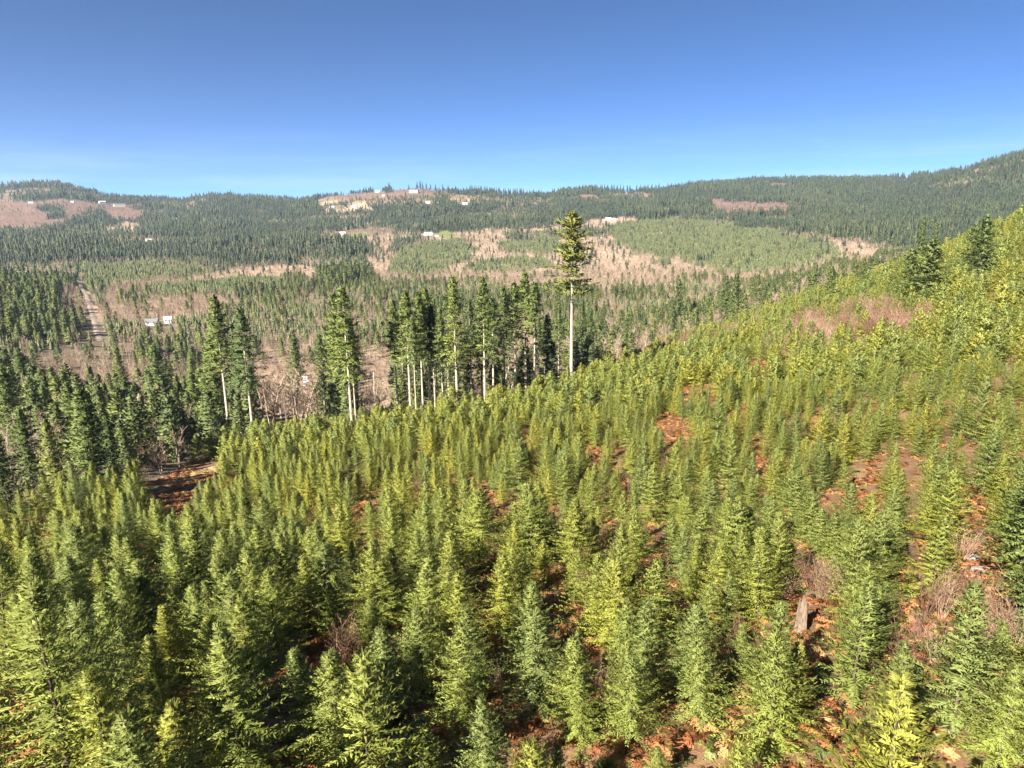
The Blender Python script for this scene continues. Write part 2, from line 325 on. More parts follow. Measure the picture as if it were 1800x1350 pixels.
# ---------------------------------------------------------------- ground
def build_ground():
    azs = np.concatenate([np.linspace(R(-56), R(56), 520), np.linspace(R(56), R(304), 72)[1:-1]])
    rs = np.concatenate([np.exp(np.linspace(math.log(2.5), math.log(4600), 330)), [5200, 6000, 7000, 8500]])
    A, Rr = np.meshgrid(azs, rs); X = np.sin(A)*Rr; Y = np.cos(A)*Rr; Z = H(X, Y)
    na, nr = len(azs), len(rs)
    V = np.stack([X.ravel(), Y.ravel(), Z.ravel()], 1); V = np.vstack([V, [[0, 0, float(H(0.01, 0.01))]]])
    i, j = np.meshgrid(np.arange(nr-1), np.arange(na), indexing='ij'); j2 = (j+1) % na
    F = np.stack([i*na+j, i*na+j2, (i+1)*na+j2, (i+1)*na+j], -1).reshape(-1, 4)[:, ::-1]
    fan = [[nr*na, k, (k+1) % na] for k in range(na)]
    F4 = np.vstack([F, [[a, c, b, b] for a, b, c in fan]]) if False else F
    x, y, z = V[:, 0], V[:, 1], V[:, 2]
    c = cover(x, y, z); px, py = project(x, y, z); r = np.hypot(x, y)
    near = r < edge_r(px)
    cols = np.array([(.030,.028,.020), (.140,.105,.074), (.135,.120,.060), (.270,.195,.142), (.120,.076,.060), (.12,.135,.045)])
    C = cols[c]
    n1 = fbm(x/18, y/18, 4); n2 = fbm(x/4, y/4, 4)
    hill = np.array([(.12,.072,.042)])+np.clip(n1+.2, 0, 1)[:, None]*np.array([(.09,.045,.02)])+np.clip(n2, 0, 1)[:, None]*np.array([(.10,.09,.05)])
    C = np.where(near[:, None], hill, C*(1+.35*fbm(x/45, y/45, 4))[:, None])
    me = mesh_from('ground', V, np.ascontiguousarray(F), None)
    # close the small hole under the camera
    import bmesh
    bm = bmesh.new(); bm.from_mesh(me); bm.verts.ensure_lookup_table()
    for a, b, cc in fan: bm.faces.new((bm.verts[a], bm.verts[cc], bm.verts[b]))
    bmesh.ops.recalc_face_normals(bm, faces=bm.faces); bm.to_mesh(me); bm.free()
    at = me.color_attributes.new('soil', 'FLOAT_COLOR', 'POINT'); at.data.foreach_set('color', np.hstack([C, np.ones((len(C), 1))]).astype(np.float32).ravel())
    me.polygons.foreach_set('use_smooth', [True]*len(me.polygons))
    m, nt, out = newmat('soil_and_litter')
    va = N(nt, 'ShaderNodeVertexColor', layer_name='soil'); tc = N(nt, 'ShaderNodeTexCoord')
    n1 = N(nt, 'ShaderNodeTexNoise'); n1.inputs['Scale'].default_value = 1.1; n1.inputs['Detail'].default_value = 8; n1.inputs['Roughness'].default_value = .7; nt.links.new(tc.outputs['Object'], n1.inputs[0])
    n2 = N(nt, 'ShaderNodeTexNoise'); n2.inputs['Scale'].default_value = .12; n2.inputs['Detail'].default_value = 6; nt.links.new(tc.outputs['Object'], n2.inputs[0])
    ad = N(nt, 'ShaderNodeMath', operation='ADD'); nt.links.new(n1.outputs[0], ad.inputs[0]); nt.links.new(n2.outputs[0], ad.inputs[1])
    mr = N(nt, 'ShaderNodeMapRange'); mr.inputs[1].default_value = .65; mr.inputs[2].default_value = 1.35; mr.inputs[3].default_value = .5; mr.inputs[4].default_value = 1.55; nt.links.new(ad.outputs[0], mr.inputs[0])
    sc = N(nt, 'ShaderNodeVectorMath', operation='SCALE'); nt.links.new(va.outputs[0], sc.inputs[0]); nt.links.new(mr.outputs[0], sc.inputs['Scale'])
    pb = N(nt, 'ShaderNodeBsdfPrincipled'); pb.inputs['Roughness'].default_value = .95; pb.inputs['Specular IOR Level'].default_value = .1
    b = N(nt, 'ShaderNodeBump'); b.inputs['Strength'].default_value = .6; b.inputs['Distance'].default_value = .3; nt.links.new(n1.outputs[0], b.inputs['Height']); nt.links.new(b.outputs[0], pb.inputs['Normal'])
    nt.links.new(sc.outputs[0], pb.inputs['Base Color']); nt.links.new(pb.outputs[0], out.inputs[0])
    me.materials.append(m)
    tag(obj('ground', me), 'hillside and valley ground of brown litter, bracken and soil', kind='structure')
build_ground()

def ribbon(name, pts, width, mat, label, lift=.05, rmin=10):
    P = [Vector(cast(px, py, rmin)[:2]) for px, py in pts]
    Q = []
    for a, b in zip(P, P[1:]):
        n = max(2, int((b-a).length/3))
        for k in range(n): Q.append(a.lerp(b, k/n))
    Q.append(P[-1]); V = []; F = []; NC = 5
    for i, q in enumerate(Q):
        d = (Q[min(i+1, len(Q)-1)]-Q[max(i-1, 0)]).normalized(); s = Vector((d.y, -d.x))
        wd = width*(1+.18*math.sin(i*1.7)+.1*math.sin(i*.6))
        for k in range(NC):
            p = q+s*wd*(k/(NC-1)-.5); edge = abs(k-2) == 2
            V.append((p.x, p.y, float(H(p.x, p.y))+(lift if not edge else -.15)))
    for i in range(len(Q)-1):
        for k in range(NC-1): F.append((i*NC+k, i*NC+k+1, (i+1)*NC+k+1, (i+1)*NC+k))
    me = mesh_from(name, V, F, mat, smooth=True); tag(obj(name, me), label, kind='structure')
    return [(q.x, q.y) for q in Q]
MAT_TRACK = plain('dry_grass_track', (.20,.13,.06), (.42,.32,.16), .8, .95, .3)
MAT_GRAVEL = plain('gravel', (.17,.13,.10), (.27,.22,.18), .5, .95, .2)
trackpts = ribbon('grass_track', [(215,885),(262,862),(300,849),(340,836),(385,820),(430,800)], 6.5, MAT_TRACK, 'sunlit dry grass track crossing the clearing at the left', .12)
roadpts = ribbon('gravel_road', [(122,478),(133,488),(141,500),(152,520),(160,545),(168,572),(176,600)], 4.5, MAT_GRAVEL, 'pale gravel road cut straight through the dark wood', .3, 300)

# ---------------------------------------------------------------- tree builders
def soft_normals(me, Q, k=.45):
    """sprays of needles are round bundles: their normals lean outward and up from the stem."""
    nf = np.cross(Q[:, 2]-Q[:, 0], Q[:, 3]-Q[:, 1]); nf /= np.linalg.norm(nf, axis=1, keepdims=True)+1e-9
    c = Q.mean(1); rd = c.copy(); rd[:, 2] = 0; rd /= np.linalg.norm(rd, axis=1, keepdims=True)+1e-6; rd[:, 2] = .65; rd /= np.linalg.norm(rd, axis=1, keepdims=True)
    fl = (nf*rd).sum(1) < 0
    nn = k*np.where(fl[:, None], -nf, nf)+(1-k)*1.3*rd; nn /= np.linalg.norm(nn, axis=1, keepdims=True)
    return fl, np.repeat(nn, 4, 0)
def quads_to_mesh(name, Q, mat, shade, high):
    n = len(Q); fl, nn = soft_normals(None, Q); Q = Q.copy(); Q[fl] = Q[fl][:, ::-1]
    V = Q.reshape(-1, 3); F = np.arange(n*4).reshape(n, 4)
    me = mesh_from(name, V, F, mat, {'shade': np.repeat(shade, 4), 'high': np.repeat(high, 4)}, smooth=True)
    me.normals_split_custom_set_from_vertices(nn.tolist())
    return me
def blades(P, D, L, W, roll, rs, taper=.25):
    """flat tapered blades from points P along unit D."""
    upv = np.array([0, 0, 1.0]); S = np.cross(D, upv); S /= (np.linalg.norm(S, axis=1, keepdims=True)+1e-6); U = np.cross(S, D)
    S2 = S*np.cos(roll)[:, None]+U*np.sin(roll)[:, None]
    L = L[:, None]; W = W[:, None]
    return np.stack([P-S2*W*.5*taper*2, P+D*L*.45-S2*W*.5, P+D*L, P+D*L*.45+S2*W*.5], 1)
def tube(pts, rad, sides=6):
    V = []; F = []
    for i, (p, r) in enumerate(zip(pts, rad)):
        for k in range(sides):
            a = 2*math.pi*k/sides; V.append((p[0]+math.cos(a)*r, p[1]+math.sin(a)*r, p[2]))
    for i in range(len(pts)-1):
        for k in range(sides): F.append((i*sides+k, i*sides+(k+1) % sides, (i+1)*sides+(k+1) % sides, (i+1)*sides+k))
    F.append(tuple(range(sides))[::-1]); F.append(tuple((len(pts)-1)*sides+k for k in range(sides)))
    return V, F
def trunk_mesh(h, r0, seed, mat, bend=.01, sides=7, zb=-.6):
    rs = random.Random(seed); pts = []; rad = []; n = 9; ox = oy = 0
    a, b = rs.uniform(0, 6.28), rs.uniform(0, 6.28)
    for i in range(n+1):
        t = i/n; pts.append((math.sin(a+t*2.5)*bend*h*t, math.sin(b+t*2.1)*bend*h*t, zb+(h-zb)*t)); rad.append(r0*(1-t)**.8+.006+(.35*r0 if i == 0 else 0))
    V, F = tube(pts, rad, sides)
    return mesh_from('trunk', V, F, mat, smooth=True), pts
def conifer_mesh(h, base, rad, seed, mat, levels=20, per=6, twigs=9, bl=(.30, .09), asc=(.7, .05), shape=.75, droop=0.0, gaps=0.0, lop=0.0, pts=None, jit=.18):
    """crown of whorled branches, each branch a spine carrying side sprays of needles."""
    rs = np.random.RandomState(seed); Q = []; SH = []; HG = []
    side_w = rs.uniform(0, 6.28)
    for li in range(levels):
        t = (li+rs.uniform(-.35, .35))/(levels-1); t = min(max(t, 0), .995)
        z0 = base+(h-base)*t**.92
        rr = rad*min(1, (1-t)**shape+.035)*(1 if t > .12 else .72+t*2.3)
        nb = per+rs.randint(-1, 2)
        if t > .9: nb = max(4, nb-1)
        a0 = rs.uniform(0, 6.28)
        for b in range(nb):
            if rs.rand() < gaps*(1-t): continue
            a = a0+2*math.pi*b/nb+rs.uniform(-.28, .28)
            L = rr*(1+rs.uniform(-jit, jit)*1.4)*(1+lop*math.cos(a-side_w))+.10
            el = asc[1]+(asc[0]-asc[1])*t+rs.uniform(-.14, .14)
            if pts is not None:
                q = z0/h*(len(pts)-1); k = min(int(max(q, 0)), len(pts)-2); f = q-k; cx = pts[k][0]*(1-f)+pts[k+1][0]*f; cyy = pts[k][1]*(1-f)+pts[k+1][1]*f
            else: cx = cyy = 0
            hd = np.array([math.cos(a), math.sin(a), 0.0]); n = max(3, int(twigs*(.35+.65*L/(rad+.1))))
            s = (np.arange(n)+.6+rs.uniform(-.3, .3, n))/n; s = np.clip(s, .08, 1)
            zz = z0+L*(math.sin(el)*s-droop*s**2+(droop*.55+.06)*s**3.5)
            sp = np.stack([cx+hd[0]*L*math.cos(el)*s, cyy+hd[1]*L*math.cos(el)*s, zz], 1)
            bs = rs.uniform(0, 1)
            for sd in (-1, 1, 0):
                if sd == 0:
                    an = rs.uniform(-.3, .3, n); m = n; ll = np.full(n, bl[0]*.85)
                    e = el+rs.uniform(.15, .8, n)
                else:
                    an = sd*rs.uniform(.55, 1.05, n); ll = bl[0]*(1.25-.75*s)*(1+.25*L/(rad+.1)); e = el*.6+rs.uniform(-.35, .25, n)-droop*.4
                aa = a+an
                D = np.stack([np.cos(aa)*np.cos(e), np.sin(aa)*np.cos(e), np.sin(e)], 1)
                ll = ll*rs.uniform(.7, 1.25, n); w = bl[1]*rs.uniform(.7, 1.3, n)
                Q.append(blades(sp, D, ll, w, rs.uniform(-.9, .9, n), rs)); SH.append(np.clip(bs*.5+rs.uniform(0, .5, n), 0, 1)); HG.append(np.full(n, t))
    # leader
    n = 7; D = np.stack([rs.uniform(-.35, .35, n), rs.uniform(-.35, .35, n), np.ones(n)], 1); D /= np.linalg.norm(D, axis=1, keepdims=True)
    top = np.array([pts[-1][0] if pts else 0, pts[-1][1] if pts else 0, h-bl[0]*1.2])
    Q.append(blades(np.tile(top, (n, 1))-np.array([0, 0, 1])*rs.uniform(0, bl[0], n)[:, None], D, np.full(n, bl[0]*1.3), np.full(n, bl[1]*.7), rs.uniform(-1, 1, n), rs)); SH.append(rs.uniform(.3, 1, n)); HG.append(np.ones(n))
    return quads_to_mesh('crown', np.concatenate(Q), mat, np.concatenate(SH), np.concatenate(HG))
def far_conifer(h, rad, base, seed, mat, layers=7, k=7):
    """small distant conifer: ragged skirts of drooping boughs round a stem."""
    rs = np.random.RandomState(seed); V = []; F = []; SH = []; HG = []
    for l in range(layers):
        t = l/layers; z = base+(h-base)*t; zt = min(h, z+(h-base)*(1.9/layers)); rr = rad*(1-t)**.8*(1+rs.uniform(-.15, .15)); a0 = rs.uniform(0, 6.28)
        for b in range(k):
            a = a0+6.283*b/k+rs.uniform(-.25, .25); q = rr*rs.uniform(.65, 1.25); dz = rs.uniform(-.06, .05)*h; w = .62*6.283/k
            i = len(V); V += [(0, 0, zt), (q*.7*math.cos(a-w), q*.7*math.sin(a-w), z+dz*.5+.05*h), (q*math.cos(a), q*math.sin(a), z+dz), (q*.7*math.cos(a+w), q*.7*math.sin(a+w), z+dz*.5+.05*h)]
            F.append((i, i+1, i+2, i+3)); s = rs.uniform(0, 1); SH += [s]*4; HG += [t]*4
    return quads_to_mesh('crown', np.array(V).reshape(-1, 4, 3), mat, np.array(SH)[::4], np.array(HG)[::4])
def ribs(segs, mat, sides=3, name='twigs'):
    """segs: (p0,p1,r0,r1,shade,high) -> three sided tapered sticks."""
    V = []; F = []; SH = []; HG = []
    for p0, p1, r0, r1, s, hg in segs:
        d = (p1-p0); 
        if d.length < 1e-5: continue
        d.normalize(); u = d.orthogonal().normalized(); v = d.cross(u); i = len(V)
        for p, r in ((p0, r0), (p1, r1)):
            for k in range(sides):
                a = 6.2832*k/sides; V.append(tuple(p+u*math.cos(a)*r+v*math.sin(a)*r)); SH.append(s); HG.append(hg)
        for k in range(sides): F.append((i+k, i+(k+1) % sides, i+sides+(k+1) % sides, i+sides+k))
    return mesh_from(name, V, F, mat, {'shade': SH, 'high': HG})
def bare_tree(h, seed, mat, stems=1, spread=.35, side=14, twig=7, r0=None, tw=.012, low=.25):
    rn = random.Random(seed); S = []; T = []
    r0 = r0 or h*.012
    for s in range(stems):
        a = rn.uniform(0, 6.28); lean = spread*rn.uniform(.3, 1) if stems > 1 else rn.uniform(0, .08)
        p = Vector((rn.uniform(-1, 1)*.04*h*(stems > 1), rn.uniform(-1, 1)*.04*h*(stems > 1), -.2)); d = Vector((math.cos(a)*lean, math.sin(a)*lean, 1)).normalized(); hh = h*rn.uniform(.7, 1.0); n = 5; pts = [p.copy()]
        for i in range(n):
            d = (d+Vector((rn.uniform(-.1, .1), rn.uniform(-.1, .1), .03))).normalized(); q = p+d*hh/n
            S.append((p, q, r0*(1-i/n)+tw*.6, r0*(1-(i+1)/n)+tw*.6, rn.random(), i/n)); p = q; pts.append(q.copy())
        for b in range(side):
            t = low+(1-low)*rn.random(); k = min(int(t*n), n-1); o = pts[k].lerp(pts[k+1], t*n-k); aa = rn.uniform(0, 6.28); el = rn.uniform(.45, 1.15)
            bd = Vector((math.cos(aa)*math.cos(el), math.sin(aa)*math.cos(el), math.sin(el))); L = hh*(.34*(1-t)+.10)*rn.uniform(.7, 1.2); e = o+bd*L
            T.append((o, e, tw*1.3, tw*.6, rn.random(), t))
            for c in range(twig):
                f = rn.uniform(.25, 1); oo = o.lerp(e, f); dd = (bd+Vector((rn.uniform(-.8, .8), rn.uniform(-.8, .8), rn.uniform(-.1, .7)))).normalized()
                T.append((oo, oo+dd*L*rn.uniform(.25, .55), tw*.75, tw*.3, rn.random(), t))
    return S, T

LIB = {}
def lib(kind, seed):
    return LIB[kind][seed % len(LIB[kind])]
def build_lib():
    Y = []
    for s in range(9):
        h = 5.2; tm, pts = trunk_mesh(h*.97, .055, s, MAT_DARKBARK, .012, 6)
        rad = [1.8, 1.55, 2.05, 1.7, 1.5, 1.95, 1.6, 2.2, 1.4][s]
        cm = conifer_mesh(h, .18, rad, 100+s, MAT_YOUNG, levels=28, per=6, twigs=17, bl=(.21, .044), asc=(.85, .12), shape=[1.0, .9, 1.1, .95][s % 4], pts=pts, jit=.24, lop=.1, gaps=[0, .15, .05][s % 3])
        Y.append((cm, tm, h))
    LIB['young'] = Y
    Y2 = []
    for s in range(5):
        h = 5.2; tm, pts = trunk_mesh(h*.97, .05, 20+s, MAT_DARKBARK, .01, 4)
        cm = conifer_mesh(h, .2, 2.35+.2*(s % 3), 140+s, MAT_YOUNG, levels=14, per=7, twigs=8, bl=(.42, .13), asc=(.8, .1), shape=.95, pts=pts, jit=.25)
        Y2.append((cm, tm, h))
    LIB['young_far'] = Y2
    T = []
    for s in range(6):                                           # tall stand trees: bare stem, then crown
        h = 34; tm, pts = trunk_mesh(h*.985, .42, 40+s, MAT_PALE, .006, 9)
        cm = conifer_mesh(h, [15, 19, 13, 17, 21, 7][s], [5.0, 4.2, 5.6, 4.7, 4.1, 5.8][s], 200+s, MAT_OLD, levels=32, per=5, twigs=11, bl=(1.15, .34), asc=(.55, -.12), shape=.9, droop=.22, gaps=.55, lop=.18, pts=pts, jit=.35)
        T.append((cm, tm, h))
    LIB['tall'] = T
    G = []
    for s in range(4):                                           # full crowned mature firs
        h = 20; tm, pts = trunk_mesh(h*.985, .26, 60+s, MAT_BARK, .006, 7)
        cm = conifer_mesh(h, 1.2, [4.8, 5.2, 4.3, 5.5][s], 240+s, MAT_OLD, levels=30, per=6, twigs=10, bl=(.95, .34), asc=(.6, 0), shape=.72, droop=.15, gaps=.1, lop=.12, pts=pts, jit=.3)
        G.append((cm, tm, h))
    LIB['full'] = G
    Mi = []
    for s in range(5):
        h = 16; tm, pts = trunk_mesh(h*.97, .2, 80+s, MAT_PALE if s % 2 else MAT_BARK, .006, 4)
        cm = conifer_mesh(h, [1.5, 3.5, 1, 5, 2][s], [4.0, 3.2, 4.5, 3.6, 4.1][s], 260+s, MAT_MID, levels=15, per=6, twigs=4, bl=(1.25, .62), asc=(.5, -.05), shape=.75, droop=.15, gaps=.08, pts=pts, jit=.3)
        Mi.append((cm, tm, h))
    LIB['mid'] = Mi
    def farset(mat, hs, rads, bases, sd):
        o = []
        for i, (h, r, b) in enumerate(zip(hs, rads, bases)):
            V, F = tube([(0, 0, -1), (0, 0, h*.6)], [h*.011, h*.004], 4)
            o.append((far_conifer(h, r, b, sd+i, mat, 6+i % 2, 6+i % 2), mesh_from('trunk', V, F, MAT_PALE, smooth=True), h))
        return o
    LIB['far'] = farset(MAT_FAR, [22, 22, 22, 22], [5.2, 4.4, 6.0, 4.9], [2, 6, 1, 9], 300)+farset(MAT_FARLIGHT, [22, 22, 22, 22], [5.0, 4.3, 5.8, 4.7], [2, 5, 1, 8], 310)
    LIB['plant'] = farset(MAT_PLANT, [6, 6, 6], [1.6, 1.9, 1.4], [.2, .2, .2], 320)
    A = []
    for s in range(4):                                           # leafless alder, seen at a distance
        h = 11; S, Tw = bare_tree(h, 400+s, None, stems=2 if s % 2 else 1, spread=.18, side=20, twig=6, r0=.09, tw=.035)
        A.append((ribs(Tw, MAT_TWIG), ribs(S, MAT_PALE if s != 1 else MAT_TWIG, 4, 'trunk'), h))
    LIB['alder'] = A
    B = []
    for s in range(4):                                           # leafless brush
        h = 5; S, Tw = bare_tree(h, 440+s, None, stems=7, spread=.5, side=5, twig=4, r0=.03, tw=.03)
        B.append((ribs(Tw, MAT_TWIG), ribs(S, MAT_TWIG, 3, 'stems'), h))
    LIB['brush'] = B
    Sb = []
    for s in range(5):                                           # leafless shrub, near
        h = 2.6; S, Tw = bare_tree(h, 480+s, None, stems=16, spread=.45, side=7, twig=3, r0=.014, tw=.0065, low=.3)
        Sb.append((ribs(Tw, MAT_REDTWIG), ribs(S, MAT_REDTWIG, 3, 'stems'), h))
    LIB['shrub'] = Sb
build_lib()

# ---------------------------------------------------------------- placing things
def individual(kind, var, x, y, h, rot, tint, names, label, cat, group, wid=1.0, matswap=None, tilt=(0, 0)):
    cm, tm, h0 = lib(kind, var); s = h/h0
    root = bpy.data.objects.new(names[0], None); COL.objects.link(root); root.empty_display_size = .3
    root.location = (x, y, float(H(x, y))); root.rotation_euler = (tilt[0], tilt[1], rot); root.scale = (s*wid, s*wid, s)
    if matswap: cm = cm.copy(); cm.materials[0] = matswap
    for nm, me in ((names[1], cm), (names[2], tm)):
        o = obj(nm, me, root); o.color = (tint, 0, 0, 1)
    tag(root, label, cat, group)
    return root
def mass(name, label, X, Y, scale, rot, idx, sources, tilt=None, dz=0.0):
    """ONE object of kind stuff: geometry nodes set the sources out on its points."""
    n = len(X); Z = H(X, Y)+dz
    me = bpy.data.meshes.new(name); me.vertices.add(n); me.vertices.foreach_set('co', np.stack([X, Y, Z], 1).astype(np.float32).ravel())
    for an, ty, v in (('sc', 'FLOAT_VECTOR', scale), ('ro', 'FLOAT_VECTOR', rot), ('ix', 'INT', idx)):
        a = me.attributes.new(an, ty, 'POINT'); a.data.foreach_set('vector' if ty != 'INT' else 'value', np.asarray(v, np.int32 if ty == 'INT' else np.float32).ravel())
    o = obj(name, me); o.color = (0, 1, 0, 1)
    ng = bpy.data.node_groups.new(name+'_nodes', 'GeometryNodeTree'); ng.interface.new_socket('Geometry', in_out='INPUT', socket_type='NodeSocketGeometry'); ng.interface.new_socket('Geometry', in_out='OUTPUT', socket_type='NodeSocketGeometry')
    L = ng.links; gi = ng.nodes.new('NodeGroupInput'); go = ng.nodes.new('NodeGroupOutput')
    ip = ng.nodes.new('GeometryNodeInstanceOnPoints'); ip.inputs['Pick Instance'].default_value = True
    jn = ng.nodes.new('GeometryNodeJoinGeometry')
    for (cm, tm, h0) in sources:
        j2 = ng.nodes.new('GeometryNodeJoinGeometry')
        for m in (tm, cm):
            if m is None: continue
            so = bpy.data.objects.new(name+'_source', m)          # never linked to the scene
            oi = ng.nodes.new('GeometryNodeObjectInfo'); oi.inputs['Object'].default_value = so; L.new(oi.outputs['Geometry'], j2.inputs[0])
        g2 = ng.nodes.new('GeometryNodeGeometryToInstance'); L.new(j2.outputs[0], g2.inputs[0]); L.new(g2.outputs[0], jn.inputs[0])
    def na(nm, dt):
        q = ng.nodes.new('GeometryNodeInputNamedAttribute'); q.data_type = dt; q.inputs['Name'].default_value = nm; return q.outputs['Attribute']
    e2 = ng.nodes.new('FunctionNodeEulerToRotation'); L.new(na('ro', 'FLOAT_VECTOR'), e2.inputs[0])
    L.new(gi.outputs[0], ip.inputs['Points']); L.new(jn.outputs[0], ip.inputs['Instance']); L.new(na('ix', 'INT'), ip.inputs['Instance Index'])
    L.new(e2.outputs[0], ip.inputs['Rotation']); L.new(na('sc', 'FLOAT_VECTOR'), ip.inputs['Scale']); L.new(ip.outputs[0], go.inputs[0])
    md = o.modifiers.new('scatter', 'NODES'); md.node_group = ng
    tag(o, label, kind='stuff')
    return o
def scatter(name, label, X, Y, hts, kind, wj=.15, tilt=.03, idx=None):
    n = len(X); src = LIB[kind]; s = hts/src[0][2]; w = s*RS.uniform(1-wj, 1+wj, n)
    sc = np.stack([w, w, s], 1); ro = np.stack([RS.uniform(-tilt, tilt, n), RS.uniform(-tilt, tilt, n), RS.uniform(0, 6.28, n)], 1)
    return mass(name, label, X, Y, sc, ro, RS.randint(0, len(src), n) if idx is None else len(src)-1-idx, src)
def jgrid(r0, r1, cell, amax=R(47), jit=.42, ang=0.0, cy_=None):
    cy_ = cy_ or cell
    w = r1*math.sin(amax)+cell; gx, gy = np.meshgrid(np.arange(-w*1.1, w*1.1, cell), np.arange(-w*.4, r1+cell, cy_))
    gx = gx.ravel(); gy = gy.ravel(); gx = gx+RS.uniform(-jit, jit, gx.shape)*cell; gy = gy+RS.uniform(-jit, jit, gy.shape)*cy_
    c, s = math.cos(ang), math.sin(ang); X = gx*c-gy*s; Y = gx*s+gy*c
    r = np.hypot(X, Y); a = np.abs(np.arctan2(X, Y)); m = (r >= r0) & (r < r1) & (a < amax)
    return X[m], Y[m]

# ---- the tall firs and other trees that stand out one by one
PX, PY = [], []                                                    # their bases, kept clear of the masses
def stand(bx, by, ty, kind, var, tint, label, name='tall_fir', cat='fir tree', rmin=60, r=None, wid=1.0, group=None, matswap=None, lean=0.0):
    if r is None: x, y, z, rr = cast(bx, by+(36 if kind in ('tall', 'lone') else 10), rmin)
    else:
        d = pdir(bx, by); hh = math.hypot(d[0], d[1]); x, y = d[0]/hh*r, d[1]/hh*r; rr = r; z = float(H(x, y))
    az = math.atan2(x, y); zt = CAMZ+rr*elev_of(az, ty); h = zt-z
    PX.append(x); PY.append(y)
    t_ = individual(kind, var, x, y, h, random.uniform(0, 6.28), tint, (name, 'crown', 'trunk'), label, cat, group, wid, matswap, (0, lean))
    if kind in ('tall', 'lone'):                                     # dead limbs left on the bare stem
        for k in range(7):
            o = obj('dead_limb', STUBS[random.randrange(3)], t_); o.location = (0, 0, random.uniform(4, 15 if kind == 'tall' else 20)); o.rotation_euler = (0, 0, random.uniform(0, 6.28)); o.scale = (random.uniform(.5, 1.3),)*3
    return t_
STUBS = []
for k_ in range(3):
    a_ = Vector((.25, 0, 0)); b_ = Vector((1.6, .2*(k_-1), .15)); c_ = Vector((2.9+.4*k_, .3, -.1-.25*k_))
    STUBS.append(ribs([(a_, b_, .075, .05, .5, .5), (b_, c_, .05, .015, .5, .5)], MAT_BARK, 5, 'dead_limb'))
# lone tree
LB = cast(1004, 652, 60)
LIB['lone'] = []
_tm, _pts = trunk_mesh(36*.985, .40, 77, MAT_PALE, .003, 12)
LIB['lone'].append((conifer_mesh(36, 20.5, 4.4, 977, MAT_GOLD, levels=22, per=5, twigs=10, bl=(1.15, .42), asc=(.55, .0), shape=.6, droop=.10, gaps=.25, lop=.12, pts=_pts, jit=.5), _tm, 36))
stand(1004, 652, 378, 'lone', 0, .5, 'lone very tall fir with a long bare pale trunk and a golden green crown', name='lone_fir', wid=1.0)
STAND = [ # base px, base py, top py, var, tint, width, label
 (405,738,524,3,.45,.95,'tall fir with white trunk showing, left one of the pair at the left'),
 (447,742,544,0,.10,.95,'dark tall fir with pale lower trunk, right one of the pair at left'),
 (620,727,508,2,.60,.95,'broad yellow green tall fir standing alone left of the main stand'),
 (627,722,560,4,.15,.7,'thin dark fir tucked close behind the broad fir left of the main stand'),
 (574,718,590,0,.25,.8,'smaller dark fir just left of the broad solitary fir'),
 (701,706,530,1,.35,.8,'slim fir at the left end of the main tall stand'),
 (723,710,516,3,.55,.9,'second tall fir from the left end of the main stand, thick pale trunk'),
 (733,714,560,4,.30,.6,'short thin fir between the second and fourth trunks of the main stand'),
 (745,706,520,1,.50,.8,'fir with slender white trunk in the left part of the main stand'),
 (757,701,512,3,.40,.9,'fir with a leaning pale trunk left of the gap in the main stand'),
 (766,700,540,4,.20,.7,'slim dark fir with a long bare stem beside the leaning trunk'),
 (780,700,545,1,.25,.7,'dark narrow fir in the shade left of the tallest fir of the stand'),
 (805,700,489,0,.65,.85,'tallest fir of the main stand, light green top and bright trunk in the middle'),
 (853,690,492,3,.50,.85,'tall fir with dead bare side branches on its lower trunk'),
 (868,680,525,0,.05,1.0,'dark fir behind the one with dead side branches'),
 (830,685,530,2,.08,.8,'very dark fir filling the gap between the two brightest trunks'),
 (887,672,508,3,.25,.85,'fir left of the bare-trunk window in the right part of the stand'),
 (906,668,500,1,.30,.85,'fir with a thin dark trunk in front of the brown window'),
 (925,664,482,3,.45,.95,'highest fir of the right part of the stand'),
 (940,662,500,1,.35,.9,'fir just right of the highest one at the right of the stand'),
 (947,664,560,4,.12,.6,'thin fir with a white stem near the right end of the stand'),
 (962,650,555,2,.02,.9,'nearly black fir at the shaded right end of the stand'),
 (982,640,532,2,.30,.8,'fir close to the left of the lone tall trunk'),
 (1022,625,535,2,.10,.85,'dark fir just to the right of the lone tall trunk'),
 (1036,618,548,0,.05,.8,'dark ragged fir a little right of the lone tall trunk'),
 (712,692,545,5,.12,.8,'dark full fir in the back row at the left of the main stand'),
 (790,688,520,5,.15,.8,'dark full fir in the back row at the middle of the main stand'),
 (770,690,530,0,.18,.7,'shaded fir behind the white trunks of the main stand'),
 (848,680,520,5,.10,.7,'shaded fir behind the trunk with dead side branches'),
 (895,664,520,5,.06,.8,'shaded back-row fir behind the brown window of the stand'),
]
for i, (bx, by, ty, v, t, w, lab) in enumerate(STAND): stand(bx, by, ty, 'tall', v, t, lab, wid=w)
